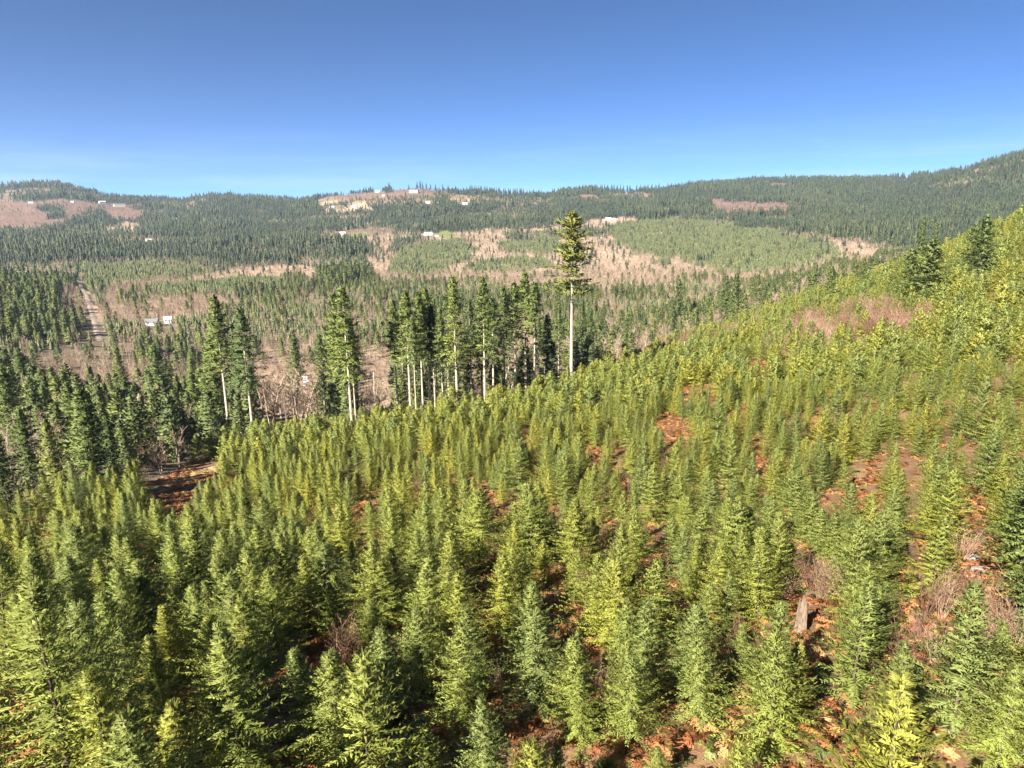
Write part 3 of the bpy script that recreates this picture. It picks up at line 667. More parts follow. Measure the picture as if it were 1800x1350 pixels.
FULL = [
 (170,858,688,1,.35,1.0,'big dark full fir on the left beside the shaded hollow'),
 (105,868,740,0,.75,.8,'pale yellow green fir in front of the dark ones at the left'),
 (60,850,722,2,.25,1.0,'dark fir at the left edge above the hollow'),
 (18,905,760,3,.15,1.0,'dark fir cut by the left edge of the picture'),
 (205,845,735,2,.1,.9,'very dark fir at the right side of the big one on the left'),
 (140,800,675,0,.4,1.0,'fir rising behind the big dark one on the left'),
 (30,780,650,1,.3,1.0,'broad fir near the left edge behind the front dark firs'),
 (90,760,680,3,.45,.9,'rounded fir between the broad left edge fir and the pale thicket'),
 (285,712,610,3,.3,1.05,'broad dark fir right of the pink bare thicket on the left'),
 (348,742,655,0,.5,1.0,'fir standing just left of the white trunked pair'),
 (385,745,600,0,.45,.9,'full fir directly behind the white trunk of the left pair'),
 (430,730,600,1,.1,.9,'dark full fir directly behind the right trunk of the left pair'),
 (218,690,612,0,.55,.8,'mid green fir above the pink thicket on the left'),
 (48,700,618,2,.2,.9,'dark fir beside the left edge above the nearer broad firs'),
 (525,690,590,1,.25,.8,'spreading fir above the brown alder thicket'),
 (600,700,520,2,.55,.8,'leafy fir close behind the broad solitary fir'),
 (1632,484,424,3,.30,1.6,'broad conical fir on the skyline of the right slope'),
 (1600,478,440,1,.4,1.2,'smaller fir at the left foot of the broad conical one'),
 (1724,466,380,2,.12,1.1,'tall ragged dark fir on the right slope near the top'),
 (1708,446,396,0,.25,.8,'thin fir close by the ragged dark one on the right slope'),
 (1618,440,382,0,.2,.5,'thin pointed fir behind the broad conical one'),
 (1640,445,392,1,.3,.5,'narrow fir right of the thin pointed one on the right ridge'),
 (1515,495,455,1,.5,.9,'bushy fir on the brow left of the broad conical one'),
 (1460,505,468,0,.4,.9,'fir at the brow above the pink brush on the right slope'),
 (1190,560,492,0,.2,.9,'dark fir in the small stand right of the lone tall trunk'),
 (1290,558,482,2,.12,.9,'darkest fir in the small stand beyond the right slope'),
 (1272,560,486,1,.15,.9,'fir left of the darkest one beyond the right slope'),
 (1790,1010,800,1,.3,.9,'dark fir at the right edge beside the open brown ground'),
 (1795,1120,960,3,.3,.8,'bluish fir cut by the right edge below the open brown ground'),
]
for i, (bx, by, ty, v, t, w, lab) in enumerate(FULL):
    stand(bx, by, ty, 'full', v, t, lab, name='broad_fir', wid=w, rmin=18 if bx > 1750 and by > 900 else 60, r={1632: 205, 1600: 215, 1724: 215, 1708: 225, 1618: 300, 1640: 310, 1515: 285, 1460: 275}.get(bx))

RIDGE = [(703,317,329),(749,316,326),(754,314,326),(758,317,326),(764,319,327),(735,321,327),(771,321,328),(779,320,329),(791,320,330),(800,322,331),(812,323,331)]
for a, b, n, t0, b0 in ((836, 862, 9, 319, 333), (865, 885, 8, 324, 337), (891, 924, 10, 325, 339), (929, 952, 7, 330, 343), (1010, 1050, 9, 319, 333), (1052, 1098, 10, 318, 333), (1110, 1146, 7, 320, 334), (1160, 1190, 6, 317, 332)):
    for k in range(n): RIDGE.append((a+(b-a)*k/(n-1)+random.uniform(-1, 1), t0+random.uniform(-1, 3), b0))
LIB['ridge'] = []
for s_ in range(3):
    V_, F_ = tube([(0, 0, -1), (0, 0, 14)], [.3, .12], 5); LIB['ridge'].append((far_conifer(24, 5.0, 1+s_*2.5, 900+s_, MAT_FAR, 6, 7), mesh_from('trunk', V_, F_, MAT_BARK), 24))
for px_, ty_, by_ in RIDGE:
    az_ = AX(px_); rr_ = np.linspace(2500, 3300, 200); hh_ = H(math.sin(az_)*rr_, math.cos(az_)*rr_); r_ = float(rr_[np.argmax((hh_-CAMZ)/rr_)]); x_, y_ = math.sin(az_)*r_, math.cos(az_)*r_; z_ = float(H(x_, y_)); h_ = max(18, CAMZ+r_*elev_of(az_, ty_)-z_)
    q_ = individual('ridge', random.randint(0, 2), x_, y_, min(h_, 38), random.uniform(0, 6.28), random.random(), ('ridge_fir', 'crown', 'trunk'), 'dark fir on the skyline of the central hill' if px_ < 830 else 'dark fir of the skyline rows right of the central hill' if px_ < 1000 else 'dark fir on the skyline above the lone tall fir', 'fir tree', 'firs along the central skyline')
    q_.location.z -= 5
for (x0_, x1_, y0_, y1_, n_, lab_) in ((452, 562, 640, 690, 16, 'bare brown alder in the thicket right of the white trunked pair'), (636, 690, 652, 690, 9, 'bare brown alder left of the main tall stand'), (885, 950, 610, 640, 8, 'bare alder seen between trunks at right of the stand')):
    for k_ in range(n_): stand(x0_+(x1_-x0_)*(k_+random.uniform(-.3, .3))/n_, 730, random.uniform(y0_, y1_), 'alder', k_, random.random(), lab_, name='bare_alder', cat='alder tree', r=random.uniform(178, 225), wid=random.uniform(1.0, 1.5), group='leafless alders beyond the brow')
THICKET = [(448,640),(565,640),(565,790),(448,790)]
# ---- snags
def snag(bx, by, ty, w, label, rmin=60):
    x, y, z, r = cast(bx, by, rmin); h = CAMZ+r*elev_of(math.atan2(x, y), ty)-z; rn = random.Random(bx); PX.append(x); PY.append(y)
    pts = [(0, 0, -.4)]+[(rn.uniform(-.02, .02)*h*i/6, rn.uniform(-.02, .02)*h*i/6, h*i/6) for i in range(1, 7)]
    V, F = tube(pts, [w*(1-.09*i) for i in range(7)], 8)
    V[-8:] = [(a, b, c+rn.uniform(-.5, .6)*w) for a, b, c in V[-8:]]
    root = bpy.data.objects.new('dead_snag', None); COL.objects.link(root); root.location = (x, y, z)
    obj('trunk', mesh_from('trunk', V, F, MAT_PALE, smooth=True), root)
    for k in range(4):
        a = rn.uniform(0, 6.28); z0 = h*rn.uniform(.35, .9); L = w*rn.uniform(2, 5); p = Vector((0, 0, z0)); q = Vector((math.cos(a)*L, math.sin(a)*L, z0+L*.25))
        obj('branch_stub', ribs([(p, q, w*.25, w*.08, .5, .5)], MAT_PALE, 5, 'branch_stub'), root)
    tag(root, label, 'dead tree')
snag(958, 684, 636, .28, 'short broken white snag at the right end of the tall stand')
snag(1202, 640, 600, .22, 'short pale snag on the brow right of the lone fir')
snag(1253, 565, 538, .4, 'forked pale dead tree before the small dark stand', 150)
snag(1645, 462, 430, .3, 'small white snag on the right ridge line', 150)
snag(1712, 430, 415, .3, 'white stub of a snag high on the right slope', 150)
snag(660, 716, 655, .3, 'rust brown dead fir stem left of the main stand')

# ---- stump and rocks
def stump():
    x, y, z, r = cast(1407, 1112, 12)
    rn = random.Random(5); root = bpy.data.objects.new('broken_stump', None); COL.objects.link(root); root.location = (x, y, z)
    n = 18; V = []; F = []; rings = [(-.4, .42), (0, .34), (.3, .27), (.65, .24), (.95, .23), (1.2, .20)]
    for j, (zz, rr) in enumerate(rings):
        for k in range(n):
            a = 6.283*k/n; q = rr*(1+.10*math.sin(a*5+j*.3)+rn.uniform(-.04, .04)); top = (rn.uniform(-.05, .55)+.35*math.cos(a-4.2)) if j == 5 else 0
            V.append((math.cos(a)*q, math.sin(a)*q, zz+top))
    for j in range(5):
        for k in range(n): F.append((j*n+k, j*n+(k+1) % n, (j+1)*n+(k+1) % n, (j+1)*n+k))
    obj('bark', mesh_from('bark', V, F, MAT_WOOD), root)
    V2 = []; F2 = []
    for j, (zz, rr) in enumerate([(.5, .20), (.95, .17), (1.25, .09)]):
        for k in range(n): a = 6.283*k/n; V2.append((math.cos(a)*rr, math.sin(a)*rr, zz+(rn.uniform(-.15, .45) if j == 2 else 0)))
    for j in range(2):
        for k in range(n): F2.append((j*n+k, j*n+(k+1) % n, (j+1)*n+(k+1) % n, (j+1)*n+k))
    F2.append(tuple(range(2*n, 3*n)))
    obj('splintered_core', mesh_from('splintered_core', V2, F2, MAT_DARKWOOD), root)
    tag(root, 'broken weathered stump with a jagged top among the young firs', 'stump')
    return x, y
SX, SY = stump()
def rock(px, py, s, label):
    import bmesh
    x, y, z, r = cast(px, py, 12); rn = random.Random(px); bm = bmesh.new(); bmesh.ops.create_icosphere(bm, subdivisions=2, radius=s)
    for v in bm.verts: v.co *= 1+rn.uniform(-.2, .2); v.co.z *= .55; v.co.x *= 1.25
    me = bpy.data.meshes.new('rock'); bm.to_mesh(me); bm.free(); me.materials.append(MAT_ROCK)
    o = obj('rock', me); o.location = (x, y, z+s*.2); tag(o, label, 'rock', 'pale rocks on the open ground')
rock(1710, 984, .32, 'upper of the two pale rocks on the open brown ground at the right')
rock(1722, 1004, .38, 'lower larger pale rock on the open brown ground at the right')

# ---- houses
HOUSES = [ # px, py, width px, roof colour, wall colour, label
 (55,357,7,'g','w','small pale house at the left top of the red clear-cut'),
 (180,358,10,'w','w','white shed with white roof at the top edge of the red clear-cut'),
 (210,363,17,'g','c','long cream house at the right end of the red clear-cut'),
 (127,356,5,'w','w','tiny white cabin under the wood above the red clear-cut'),
 (308,387,8,'w','c','pale house at the foot of the dark ridge left of centre'),
 (262,424,9,'w','w','white house among brown clearings left of the dark conifer row'),
 (138,428,8,'g','c','cream cottage in the mixed wood on the far left'),
 (584,366,9,'w','w','white house in the mixed wood left of the central hill'),
 (623,365,9,'w','w','white gabled house on the lower slope of the central hill'),
 (664,338,8,'w','c','pale house high on the left flank of the central hill'),
 (674,345,5,'w','w','small square white house beneath the hill top'),
 (728,338,17,'g','w','long white house on the red cap of the central hill'),
 (709,325,9,'g','c','house on the skyline left of the hill top trees'),
 (752,357,10,'g','w','grey roofed house in the trees below the hill cap'),
 (785,328,7,'w','w','white house on the skyline right of the hill top trees'),
 (817,360,10,'w','w','white house with bright roof right of the central hill'),
 (602,412,11,'w','w','white house with a green lawn below the dark forest'),
 (714,417,14,'b','c','cream house, left one of the pair below the dark forest'),
 (753,414,15,'w','w','large white house, middle one below the dark forest'),
 (767,415,9,'b','w','brown roofed white house right of the large white one'),
 (937,360,10,'g','w','grey roofed house on the saddle right of centre'),
 (1069,387,11,'w','w','bright white house behind the top of the lone fir'),
 (1079,386,7,'g','w','small white outbuilding right of the bright house by the lone fir'),
 (268,572,20,'g','w','long low grey white building in the valley wood at the left'),
 (296,568,12,'w','w','white shed beside the long low valley building'),
 (38,484,14,'w','w','white roofed barn in front of the dark trees at the left edge'),
 (537,680,9,'w','w','white cabin seen through the brown alder thicket'),
 (587,680,8,'w','w','small white cabin beside the broad solitary fir'),
]
WM = {'w': plain('white_siding', (.42,.42,.41), (.52,.52,.50), .6, .7), 'c': plain('cream_siding', (.34,.30,.24), (.42,.37,.30), .6, .7)}
RM = {'w': plain('pale_metal_roof', (.34,.35,.37), (.50,.51,.53), .8, .45), 'g': plain('grey_shingle_roof', (.09,.09,.10), (.16,.16,.17), 1.5, .8), 'b': plain('brown_shingle_roof', (.10,.06,.045), (.17,.10,.07), 1.5, .8)}
MAT_PANE = plain('window_glass', (.02,.03,.04), (.05,.06,.08), 1, .15)
MAT_TRIM = plain('white_trim', (.75,.75,.75), (.8,.8,.8), 1, .6)
def box(V, F, x0, x1, y0, y1, z0, z1):
    i = len(V); V += [(x0,y0,z0),(x1,y0,z0),(x1,y1,z0),(x0,y1,z0),(x0,y0,z1),(x1,y0,z1),(x1,y1,z1),(x0,y1,z1)]
    F += [tuple(i+k for k in f) for f in ((0,3,2,1),(4,5,6,7),(0,1,5,4),(1,2,6,5),(2,3,7,6),(3,0,4,7))]
HP = []
def house(px, py, wpx, roof, wall, label):
    x, y, z, r = cast(px, py, 230)
    w = wpx*r/FOC*.85; d = w*random.uniform(.5, .7); hw = min(max(w*.26, 2.8), 6.0); rh = hw*.62
    root = bpy.data.objects.new('house', None); COL.objects.link(root); root.location = (x, y, z+.3); az = math.atan2(x, y); root.rotation_euler[2] = -az+random.uniform(-.35, .35)
    V = []; F = []; box(V, F, -w/2, w/2, -d/2, d/2, -3, hw)
    i = len(V); V += [(-w/2,-d/2,hw),(-w/2,d/2,hw),(-w/2,0,hw+rh),(w/2,-d/2,hw),(w/2,d/2,hw),(w/2,0,hw+rh)]; F += [(i,i+2,i+1),(i+3,i+4,i+5)]
    obj('wall', mesh_from('wall', V, F, WM[wall]), root)
    e = .45; t = .22; V = []; F = []
    for s in (-1, 1):
        a = Vector((0, 0, hw+rh)); b = Vector((0, s*(d/2+e), hw-rh*e/(d/2))); i = len(V)
        for xx in (-w/2-e, w/2+e):
            V += [(xx, a.y, a.z+.05), (xx, b.y, b.z+.05), (xx, b.y, b.z+t+.05), (xx, a.y, a.z+t+.05)]
        F += [(i,i+1,i+2,i+3),(i+7,i+6,i+5,i+4),(i,i+4,i+5,i+1),(i+1,i+5,i+6,i+2),(i+2,i+6,i+7,i+3)]
    ro = obj('roof', mesh_from('roof', V, F, RM[roof]), root)
    V = []; F = []; box(V, F, w*.2, w*.2+.8, d*.1, d*.1+.8, hw, hw+rh+.9); obj('chimney', mesh_from('chimney', V, F, RM['b']), ro)
    nw = max(2, int(w/3.2)); me_w = None
    V = []; F = []; box(V, F, -.7, .7, -.08, .02, 0, 1.5); mw = mesh_from('window', V, F, MAT_TRIM)
    V = []; F = []; box(V, F, -.56, .56, -.10, -.082, .14, 1.36); mp = mesh_from('pane', V, F, MAT_PANE)
    V = []; F = []; box(V, F, -.55, .55, -.07, .02, 0, 2.2); mdr = mesh_from('door', V, F, RM['b'])
    for k in range(min(nw, 5)):
        u = -w/2+w*(k+.5)/min(nw, 5)
        if k == 1 or nw == 1: o = obj('door', mdr, root); o.location = (u, -d/2, 0); continue
        o = obj('window', mw, root); o.location = (u, -d/2, 1.1); obj('pane', mp, o)
    tag(root, label, 'house'); HP.append((x, y, w, px, py, wpx))
for hcfg in HOUSES: house(*hcfg)

# ---------------------------------------------------------------- young firs on the near slope
def near_line(X, Y, pts, d):
    m = np.zeros(X.shape, bool)
    for x, y in pts: m |= (X-x)**2+(Y-y)**2 < d*d
    return m
def keep_clear(X, Y, rad=2.5):
    m = np.ones(len(X), bool)
    for x, y in zip(PX, PY): m &= (X-x)**2+(Y-y)**2 > rad*rad
    return m
def gap_mask(px, py, grow=1.0, down=1.0):
    g = np.zeros(px.shape, bool)
    for cx, cy_, rx, ry in GAPS:
        rx = rx*grow; ry2 = ry*grow; hp = np.interp(cy_, [650, 800, 1000, 1180], [10, 22, 45, 62])*down
        g |= ((px-cx)/rx)**2+((py-cy_-hp)/(ry2*.85+hp))**2 < 1
    return g
X, Y = jgrid(9, 430, 2.3, R(50), .42, R(-4), 2.15)
Z = H(X, Y); px, py = project(X, Y, Z); r = np.hypot(X, Y)
m = r < edge_r(px)
thin = fbm(X/14, Y/14, 3)
m &= keep_clear(X, Y, 1.6) & (RS.rand(len(X)) < np.interp(r, [0, 60, 150, 430], [.86, .80, .58, .42])-np.clip(thin, 0, 1)*.75)
m &= ~gap_mask(px, py)
# dark hollow and the clearing at the left are open
m &= ~(inpoly(px, py, [(235,862),(300,828),(385,805),(398,830),(395,850),(330,868),(262,905)]))
m &= ~(inpoly(px, py, [(1370,600),(1410,565),(1520,548),(1640,568),(1610,600),(1480,625)]) & (RS.rand(len(X)) < .9))
m &= (np.hypot(X-SX, Y-SY) > 1.3) & ~((np.abs(px-1408) < 26) & (py > 1095) & (py < 1235))
X, Y, Z, px, py, r = [a[m] for a in (X, Y, Z, px, py, r)]
hts = .93*np.clip(3.85+.8*fbm(X/25+9, Y/25, 3)+RS.normal(0, .95, len(X)), 1.3, 6.6)*np.interp(r, [0, 50, 150, 430], [.95, 1.05, 1.25, 1.5])
inview = (px > -60) & (px < 1860) & (py < 1400+0*px)
order = np.argsort(np.where(inview, r, 9999))[:300]; ind = np.zeros(len(X), bool); ind[order] = True
def place_word(px, py):
    hz = ['left edge', 'far left', 'left', 'centre left', 'dead centre', 'centre right', 'right', 'far right', 'right edge'][int(min(max(px, 0)/200, 8))]
    vt = 'bottom row' if py > 1280 else 'lowest rows' if py > 1180 else 'front belt' if py > 1090 else 'second belt' if py > 1010 else 'third belt' if py > 940 else 'rear belt'
    return hz, vt
for k, i in enumerate(order):
    t = float(np.clip(.42+.30*fbm(np.array([X[i]/10.]), np.array([Y[i]/10.]), 2)[0]+random.gauss(0, .2), .02, .97))
    col = 'bluish green' if t < .33 else 'mid green' if t < .66 else 'yellow green'
    size = 'short' if hts[i] < 4.2 else 'tall' if hts[i] > 5.6 else 'medium'
    hz, vt = place_word(px[i], py[i])
    near = np.hypot(X[i]-SX, Y[i]-SY) < 3
    lab = f'{size} {col} young fir, {vt}, {hz}' if not near else f'{size} {col} young fir crowding the broken stump'
    individual('young', RS.randint(9), X[i], Y[i], hts[i], random.uniform(0, 6.28), t, ('young_fir', 'crown', 'trunk'), lab, 'young fir', 'young firs in rows on the near slope', random.uniform(1.0, 1.35), tilt=(random.gauss(0, .04), random.gauss(0, .04)))
rest = ~ind; nearr = rest & (r < 115); farr = rest & (r >= 115)
scatter('young_firs', 'dense mass of young firs covering the slope behind the nearest rows', X[nearr], Y[nearr], hts[nearr], 'young', .2, .06)
scatter('distant_young_firs', 'young firs covering the upper and far part of the slope', X[farr], Y[farr], hts[farr], 'young_far', .2, .05)

# ---------------------------------------------------------------- shrubs and bracken on the near slope
def fern_mesh(seed, mat):
    rs = np.random.RandomState(seed); Q = []; SH = []
    for f in range(9):
        a = rs.uniform(0, 6.28); L = rs.uniform(.45, .85); n = 7; s = np.linspace(.1, 1, n); el = rs.uniform(.5, 1.1)
        P = np.stack([np.cos(a)*L*s*math.cos(el), np.sin(a)*L*s*math.cos(el), L*(math.sin(el)*s-.55*s*s)], 1); sh = rs.rand()
        for sd in (-1, 1):
            aa = a+sd*rs.uniform(.9, 1.3, n); e = rs.uniform(-.5, .2, n); D = np.stack([np.cos(aa)*np.cos(e), np.sin(aa)*np.cos(e), np.sin(e)], 1)
            Q.append(blades(P, D, .26*(1.15-s)*rs.uniform(.7, 1.2, n), np.full(n, .07), rs.uniform(-.6, .6, n), rs)); SH.append(np.clip(sh*.6+rs.uniform(0, .4, n), 0, 1))
    return quads_to_mesh('frond', np.concatenate(Q), mat, np.concatenate(SH), np.full(sum(map(len, SH)), .3))
LIB['fern'] = [(fern_mesh(700+s, MAT_FERN), None, 1.0) for s in range(4)]
LIB['salal'] = [(fern_mesh(720+s, MAT_GREENSHRUB), None, 1.0) for s in range(3)]
bx, by = jgrid(9, 200, .72, R(48), .5); bz = H(bx, by); bpx, bpy_ = project(bx, by, bz); br = np.hypot(bx, by)
g = gap_mask(bpx, bpy_, 1.35, .4); dens = fbm(bx/7, by/7, 3)
mm = (br < edge_r(bpx)) & ((g & (RS.rand(len(bx)) < .97)) | (RS.rand(len(bx)) < .22+.5*np.clip(dens, 0, 1)+np.clip((45-br)/30, 0, .5))) & (br < 120+60*g)
isg = RS.rand(len(bx)) < np.where(g, .05, .30)
for nm, lab, kd, q in (('bracken', 'rust brown dead bracken between the young firs', 'fern', mm & ~isg), ('undergrowth', 'low green undergrowth between the young firs', 'salal', mm & isg)):
    scatter(nm, lab, bx[q], by[q], RS.uniform(.7, 1.5, q.sum()), kd, .2, .15)
SHRUBS = [(1440,1055,0),(1457,1060,1),(1475,1050,2),(1425,1040,3),(1610,1125,0),(1625,1085,1),(1655,1090,2),(1690,1060,3),(1725,1100,0),(1740,1130,1),(1760,1150,2),(1665,1040,4),(1690,985,1),(1705,1130,3),(1380,1060,2),
 (860,985,0),(872,960,1),(880,1000,2),(672,975,3),(668,990,0),(1070,990,1),(1060,970,2),(735,860,3),(640,930,4),(1180,765,0),(1140,770,1),(1445,800,2),(1450,915,3),(1330,850,4),(1540,920,0),(1265,890,1),
 (390,872,0),(378,868,1),(405,866,2),(62,930,3),(75,925,0),(250,815,1),(258,800,2),(240,805,3),(225,815,0),(270,820,1),(215,800,2),(262,790,4),(605,1170,0),(618,1160,1),(1275,1170,2),(330,790,1),(150,980,3),
 (1160,1015,4),(1020,1010,2),(1580,1180,0),(1640,1165,3),(1720,1175,2),(1700,1170,1),(1100,870,1),(925,765,0),(1235,700,2),(1060,1230,1),(870,1230,0),(1750,1230,3)]
for i, (sx, sy, v) in enumerate(SHRUBS):
    x, y, z, rr = cast(sx, sy, 12)
    zone = 'in the shaded hollow at the left' if sx < 300 and sy < 850 else 'beside the grass track at the left' if sx < 420 and sy < 900 else 'on open ground far right' if sx > 1590 else 'near the broken stump' if sx > 1370 and sy > 1000 else 'in the rusty middle gap' if 820 < sx < 1200 and sy > 940 else 'between the young firs at the left' if sx < 700 else 'between the young firs at the right' if sx > 1200 else 'between the young firs at the middle'
    t = random.random(); cw = 'dark red' if t < .33 else 'brown' if t < .66 else 'pale tan'
    individual('shrub', v, x, y, random.uniform(1.5, 2.9)*(1.7 if sx < 300 and sy < 850 else 1), random.uniform(0, 6.28), t, ('bare_shrub', 'twigs', 'stems'), f'{cw} leafless shrub {zone}', 'shrub', 'leafless shrubs among the young firs', random.uniform(.8, 1.2))
gx, gy = jgrid(12, 420, 5.0, R(48), .5); gz = H(gx, gy); gpx, gpy = project(gx, gy, gz); gr = np.hypot(gx, gy)
pinkp = inpoly(gpx, gpy, [(1340,630),(1390,570),(1430,548),(1530,545),(1650,565),(1620,605),(1480,640)]) | inpoly(gpx, gpy, [(990,650),(1060,600),(1200,590),(1300,560),(1400,530),(1340,600),(1200,625),(1060,650)]) | inpoly(gpx, gpy, [(580,730),(800,720),(1000,665),(1000,690),(830,745),(600,760)])
gully = inpoly(gpx, gpy, [(190,785),(300,780),(420,775),(420,870),(340,880),(240,905),(190,880)]) & ~near_line(gx, gy, trackpts, 3.5)
q = ((gr < edge_r(gpx)) | gully) & (gully & (RS.rand(len(gx)) < .8) | (RS.rand(len(gx)) < .10) | (pinkp & (RS.rand(len(gx)) < .75)))
scatter('bare_brush', 'leafless reddish brush scattered over the near slope', gx[q], gy[q], np.where(pinkp[q] & (gr[q] > 170), RS.uniform(4.5, 7.5, q.sum()), RS.uniform(1.6, 3.0, q.sum())), 'shrub')

# ---------------------------------------------------------------- valley and hills
def hidden_by_house(px, py, r):
    g = np.zeros(px.shape, bool)
    for hx, hy, w, hpx, hpy, wpx in HP:
        hr = math.hypot(hx, hy); th = np.clip(12*FOC/hr, 3, 16)
        g |= (np.abs(px-hpx) < wpx*.75+2) & (py > hpy-2) & (py < hpy+th)
    return g
acc = {k: [[], [], []] for k in ('mid', 'far', 'plant', 'alder', 'brush')}
def add(kind, X, Y, h): acc[kind][0].append(X); acc[kind][1].append(Y); acc[kind][2].append(h)
LIGHT = []
for (r0, r1, cell) in ((90, 420, 5.2), (420, 1000, 6.0), (1000, 1900, 7.2), (1900, 3000, 9.5), (3000, 4000, 12.0)):
    X, Y = jgrid(r0, r1, cell, R(44)); Z = H(X, Y); px, py = project(X, Y, Z); r = np.hypot(X, Y)
    c = cover(X, Y, Z); n = len(X); u = RS.rand(n)
    ok = (r > edge_r(px)+3) & ~hidden_by_house(px, py, r) & keep_clear(X, Y, 3) & ~near_line(X, Y, roadpts[::3], 6 if r1 < 1900 else 1) & ~near_line(X, Y, trackpts[::3], 5)
    ok &= (px > -150) & (px < 1950) & ~inpoly(px, py, THICKET) & ~inpoly(px, py, [(632,640),(692,640),(692,760),(632,760)])
    cl = fbm(X/60+3, Y/60+8, 4); cl2 = fbm(X/200, Y/200, 3)
    big = 1+.12*(cell > 8)
    fr = fbm(X/25, Y/25, 2)
    bx_ = np.floor((X+60*fbm(X/200, Y/200, 2))/190).astype(int); by_ = np.floor((Y+90*fbm(X/260+9, Y/260, 2))/300).astype(int)
    blk = _perm[(bx_*37+by_*11) & 255, (by_*53+bx_*7) & 255]       # stands of different age
    dens = {D_: .86+.5*np.clip(fr, -.9, 0), M_: .38+.6*np.clip(cl*1.8, -.6, 1), P_: 0.05, B_: .055+.4*np.clip(cl-.08, 0, 1), C_: .05}
    hh = {D_: (18+5*cl2+5*fr)*(.62+.55*blk), M_: 13+4*cl, P_: 11, B_: 13, C_: 9}
    for k in dens:
        s = ok & (c == k) & (u < dens[k]); h = (np.broadcast_to(hh[k], (n,))[s])*RS.uniform(.42, 1.32, s.sum())*big
        if r1 <= 1000: h = h*.75
        kind = 'mid' if r1 <= 1000 else 'far'
        add(kind, X[s], Y[s], h)
        if kind == 'far': LIGHT.append((blk[s]+.5*cl2[s] > .55).astype(int) if k == D_ else RS.randint(0, 2, s.sum()))
    # leafless trees
    s = ok & (((c == M_) & (u > .74)) | ((c == B_) & (u > .5)) | ((c == C_) & (u > .72)))
    if r1 <= 1900: add('alder', X[s], Y[s], RS.uniform(6, 12, s.sum()))
    elif True: s &= RS.rand(n) < .6; add('brush', X[s], Y[s], RS.uniform(5, 9, s.sum()))
for (r0, r1, cell) in ((100, 1000, 3.4), (1000, 1900, 4.6), (1900, 2600, 8)):
    X, Y = jgrid(r0, r1, cell, R(44)); Z = H(X, Y); px, py = project(X, Y, Z); r = np.hypot(X, Y); c = cover(X, Y, Z)
    ok = (r > edge_r(px)+3) & (px > -100) & (px < 1900) & ~hidden_by_house(px, py, r) & ~near_line(X, Y, roadpts[::3], 6)
    pn = fbm(X/40+2, Y/40, 4); s = ok & (c == P_) & (RS.rand(len(X)) < .78-1.1*np.clip(pn-.05, 0, 1))
    s |= ok & (c == M_) & (r > 420) & (RS.rand(len(X)) < .32*np.clip(1+2*pn, 0, 2))
    add('plant', X[s], Y[s], RS.uniform(3.5, 7.5, s.sum())*(1.3 if cell > 5 else 1))
    s = ok & (c == B_) & (RS.rand(len(X)) < (.5 if r1 <= 1000 else .32)); add('brush', X[s], Y[s], RS.uniform(2.5, 6, s.sum()))
for k in acc: acc[k] = [np.concatenate(a) for a in acc[k]]

# three hundred nearest valley firs in sight are things of their own
X, Y, h = acc['mid']; Zt = H(X, Y)+h; px, py = project(X, Y, Zt); r = np.hypot(X, Y); _, pb_ = project(X, Y, H(X, Y))
az = np.arctan2(X, Y)
occ = np.zeros(len(X), bool)
for f in np.linspace(.1, .97, 28):                                  # hidden behind the brow?
    xx, yy = X*f, Y*f; zz = CAMZ+(Zt-CAMZ)*f
    rr = np.hypot(xx, yy); pxx, _ = project(xx, yy, H(xx, yy))
    occ |= zz < H(xx, yy)+np.where(rr < edge_r(pxx), 4.5, 3)
vis = ~occ & (px > 5) & (px < 1795)
keepm = ~occ | (r > 1e9)
oi = np.argsort(np.where(vis, -h/r, 9))[:300]
sel = np.zeros(len(X), bool); sel[oi] = True; sel &= vis
for i in np.nonzero(sel)[0]:
    t = float(np.clip(random.gauss(.45, .25), .02, .97)); cw = 'dark' if t < .33 else 'mid green' if t < .66 else 'light green'
    p, q = px[i], py[i]
    zone = ('in the wood at the far left' if p < 180 else 'in the mixed wood on the left' if p < 360 else 'behind the white trunked pair' if p < 520 else 'left of the main tall stand' if p < 690 else 'behind the main tall stand' if p < 1000 else 'just right of the lone tall fir' if p < 1150 else 'on the small knoll beyond the brow' if p < 1350 else 'on the brow of the right slope')
    sz = 'small' if h[i] < 9.5 else 'big' if h[i] > 14.5 else 'middling'
    dp = 'nearer' if r[i] < 300 else 'farther'
    individual('mid', RS.randint(5), X[i], Y[i], h[i], random.uniform(0, 6.28), t, ('valley_fir', 'crown', 'trunk'), f'{sz} {cw} fir {zone}', 'fir tree', 'firs of the valley woods', random.uniform(.85, 1.15))
kp = ~sel
scatter('valley_firs', 'many more firs of the valley woods, nearer half', X[kp], Y[kp], h[kp], 'mid')
LIGHT = np.concatenate(LIGHT); LIGHT = np.where(RS.rand(len(LIGHT)) < .18, 1-LIGHT, LIGHT)
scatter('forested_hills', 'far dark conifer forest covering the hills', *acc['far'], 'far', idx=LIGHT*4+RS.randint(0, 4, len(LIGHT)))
scatter('far_plantation', 'pale green young plantations in the valley', *acc['plant'], 'plant')
X, Y, h = acc['alder']; Z = H(X, Y); px, py = project(X, Y, Z+h); r = np.hypot(X, Y)
inp = (px > 20) & (px < 1780) & (r < 420) & (py > 380)
occ = np.zeros(len(X), bool)
for f in np.linspace(.1, .97, 28):
    xx, yy = X*f, Y*f; zz = CAMZ+(Z+h*.8-CAMZ)*f; rr = np.hypot(xx, yy); pxx, _ = project(xx, yy, H(xx, yy)); occ |= zz < H(xx, yy)+np.where(rr < edge_r(pxx), 4.5, 2)
inp &= ~occ
oi = np.argsort(np.where(inp, -h/r, 9))[:140]; sel = np.zeros(len(X), bool); sel[oi] = True; sel &= inp
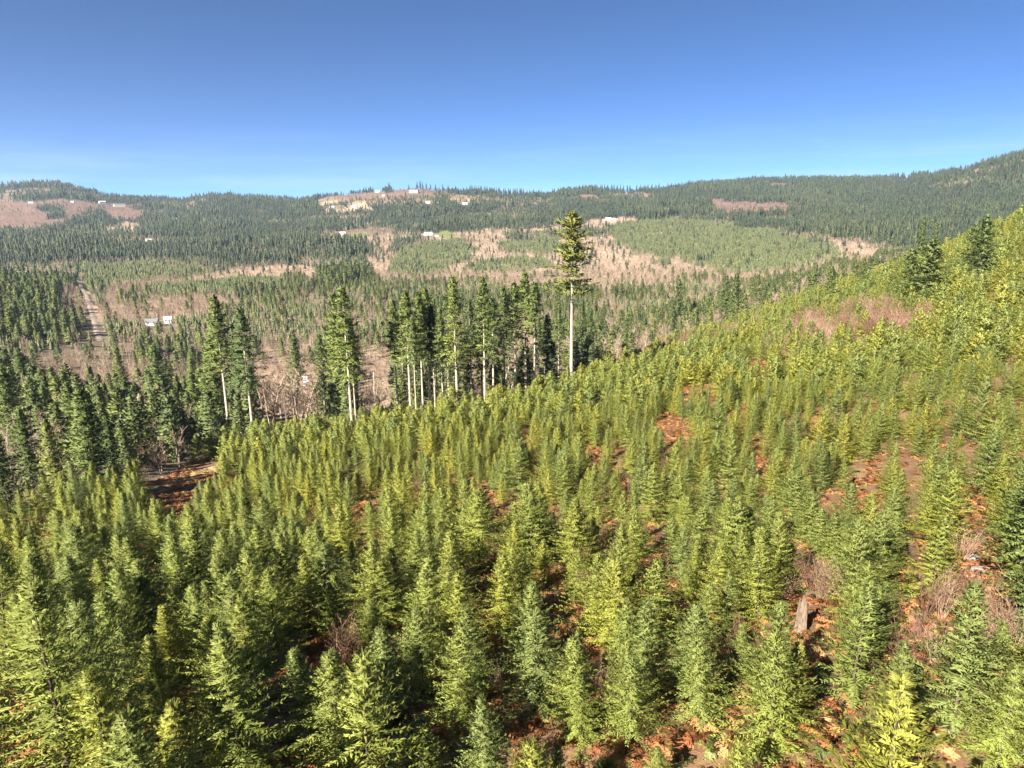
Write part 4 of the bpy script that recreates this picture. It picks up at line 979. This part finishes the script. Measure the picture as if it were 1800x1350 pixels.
for i in np.nonzero(sel)[0]:
    p = px[i]; zone = 'in the far left pink thicket' if p < 240 else 'between the left thicket and the white trunked pair' if p < 440 else 'in the brown thicket by the broad solitary fir' if p < 680 else 'behind the trunks of the main tall stand' if p < 990 else 'beyond the brow at the right'
    t = random.random(); cw = 'dull brown' if t < .33 else 'pinkish brown' if t < .66 else 'pale tan'
    individual('alder', RS.randint(4), X[i], Y[i], h[i], random.uniform(0, 6.28), t, ('bare_alder', 'twigs', 'trunk'), f'{cw} leafless alder {zone}', 'alder tree', 'leafless alders of the valley')
scatter('bare_alders', 'leafless pinkish brown alder woods of the valley', X[~sel], Y[~sel], h[~sel], 'alder')
scatter('valley_brush', 'pinkish leafless brush on the cleared ground of the valley', *acc['brush'], 'brush')

# ---- look-alikes: say which one, counted from the left
ORD = ['first', 'second', 'third', 'fourth', 'fifth', 'sixth', 'seventh', 'eighth', 'ninth', 'tenth', 'eleventh', 'twelfth', 'thirteenth', 'fourteenth', 'fifteenth', 'sixteenth', 'seventeenth', 'eighteenth', 'nineteenth', 'twentieth']
by_label = {}
for o in COL.objects:
    if o.parent is None and 'label' in o.keys() and 'category' in o.keys(): by_label.setdefault(o['label'], []).append(o)
for lab, os_ in by_label.items():
    if len(os_) < 2: continue
    os_.sort(key=lambda o: o.location.x/max(math.hypot(o.location.x, o.location.y), 1))
    for k, o in enumerate(os_):
        o['label'] = f'{lab}, ' + ('leftmost' if k == 0 else 'rightmost' if k == len(os_)-1 else (ORD[k] if k < 20 else f'{k+1}th')+' from left')
# ---------------------------------------------------------------- haze
V = []; F = []; box(V, F, -6500, 6500, -6500, 6500, -60, 620)
hz = mesh_from('haze', V, F, None); m, nt, out = newmat('haze_air'); pv = N(nt, 'ShaderNodeVolumePrincipled'); pv.inputs['Color'].default_value = (.58, .77, 1, 1); pv.inputs['Density'].default_value = 5.2e-5; pv.inputs['Anisotropy'].default_value = .2
nt.links.new(pv.outputs[0], out.inputs['Volume']); hz.materials.append(m)
tag(obj('haze', hz), 'thin blue air over the valley', kind='stuff')
print('COUNTS', {k: len(v[0]) for k, v in acc.items()}, int(farr.sum()), int(nearr.sum()), 'lone', LB)
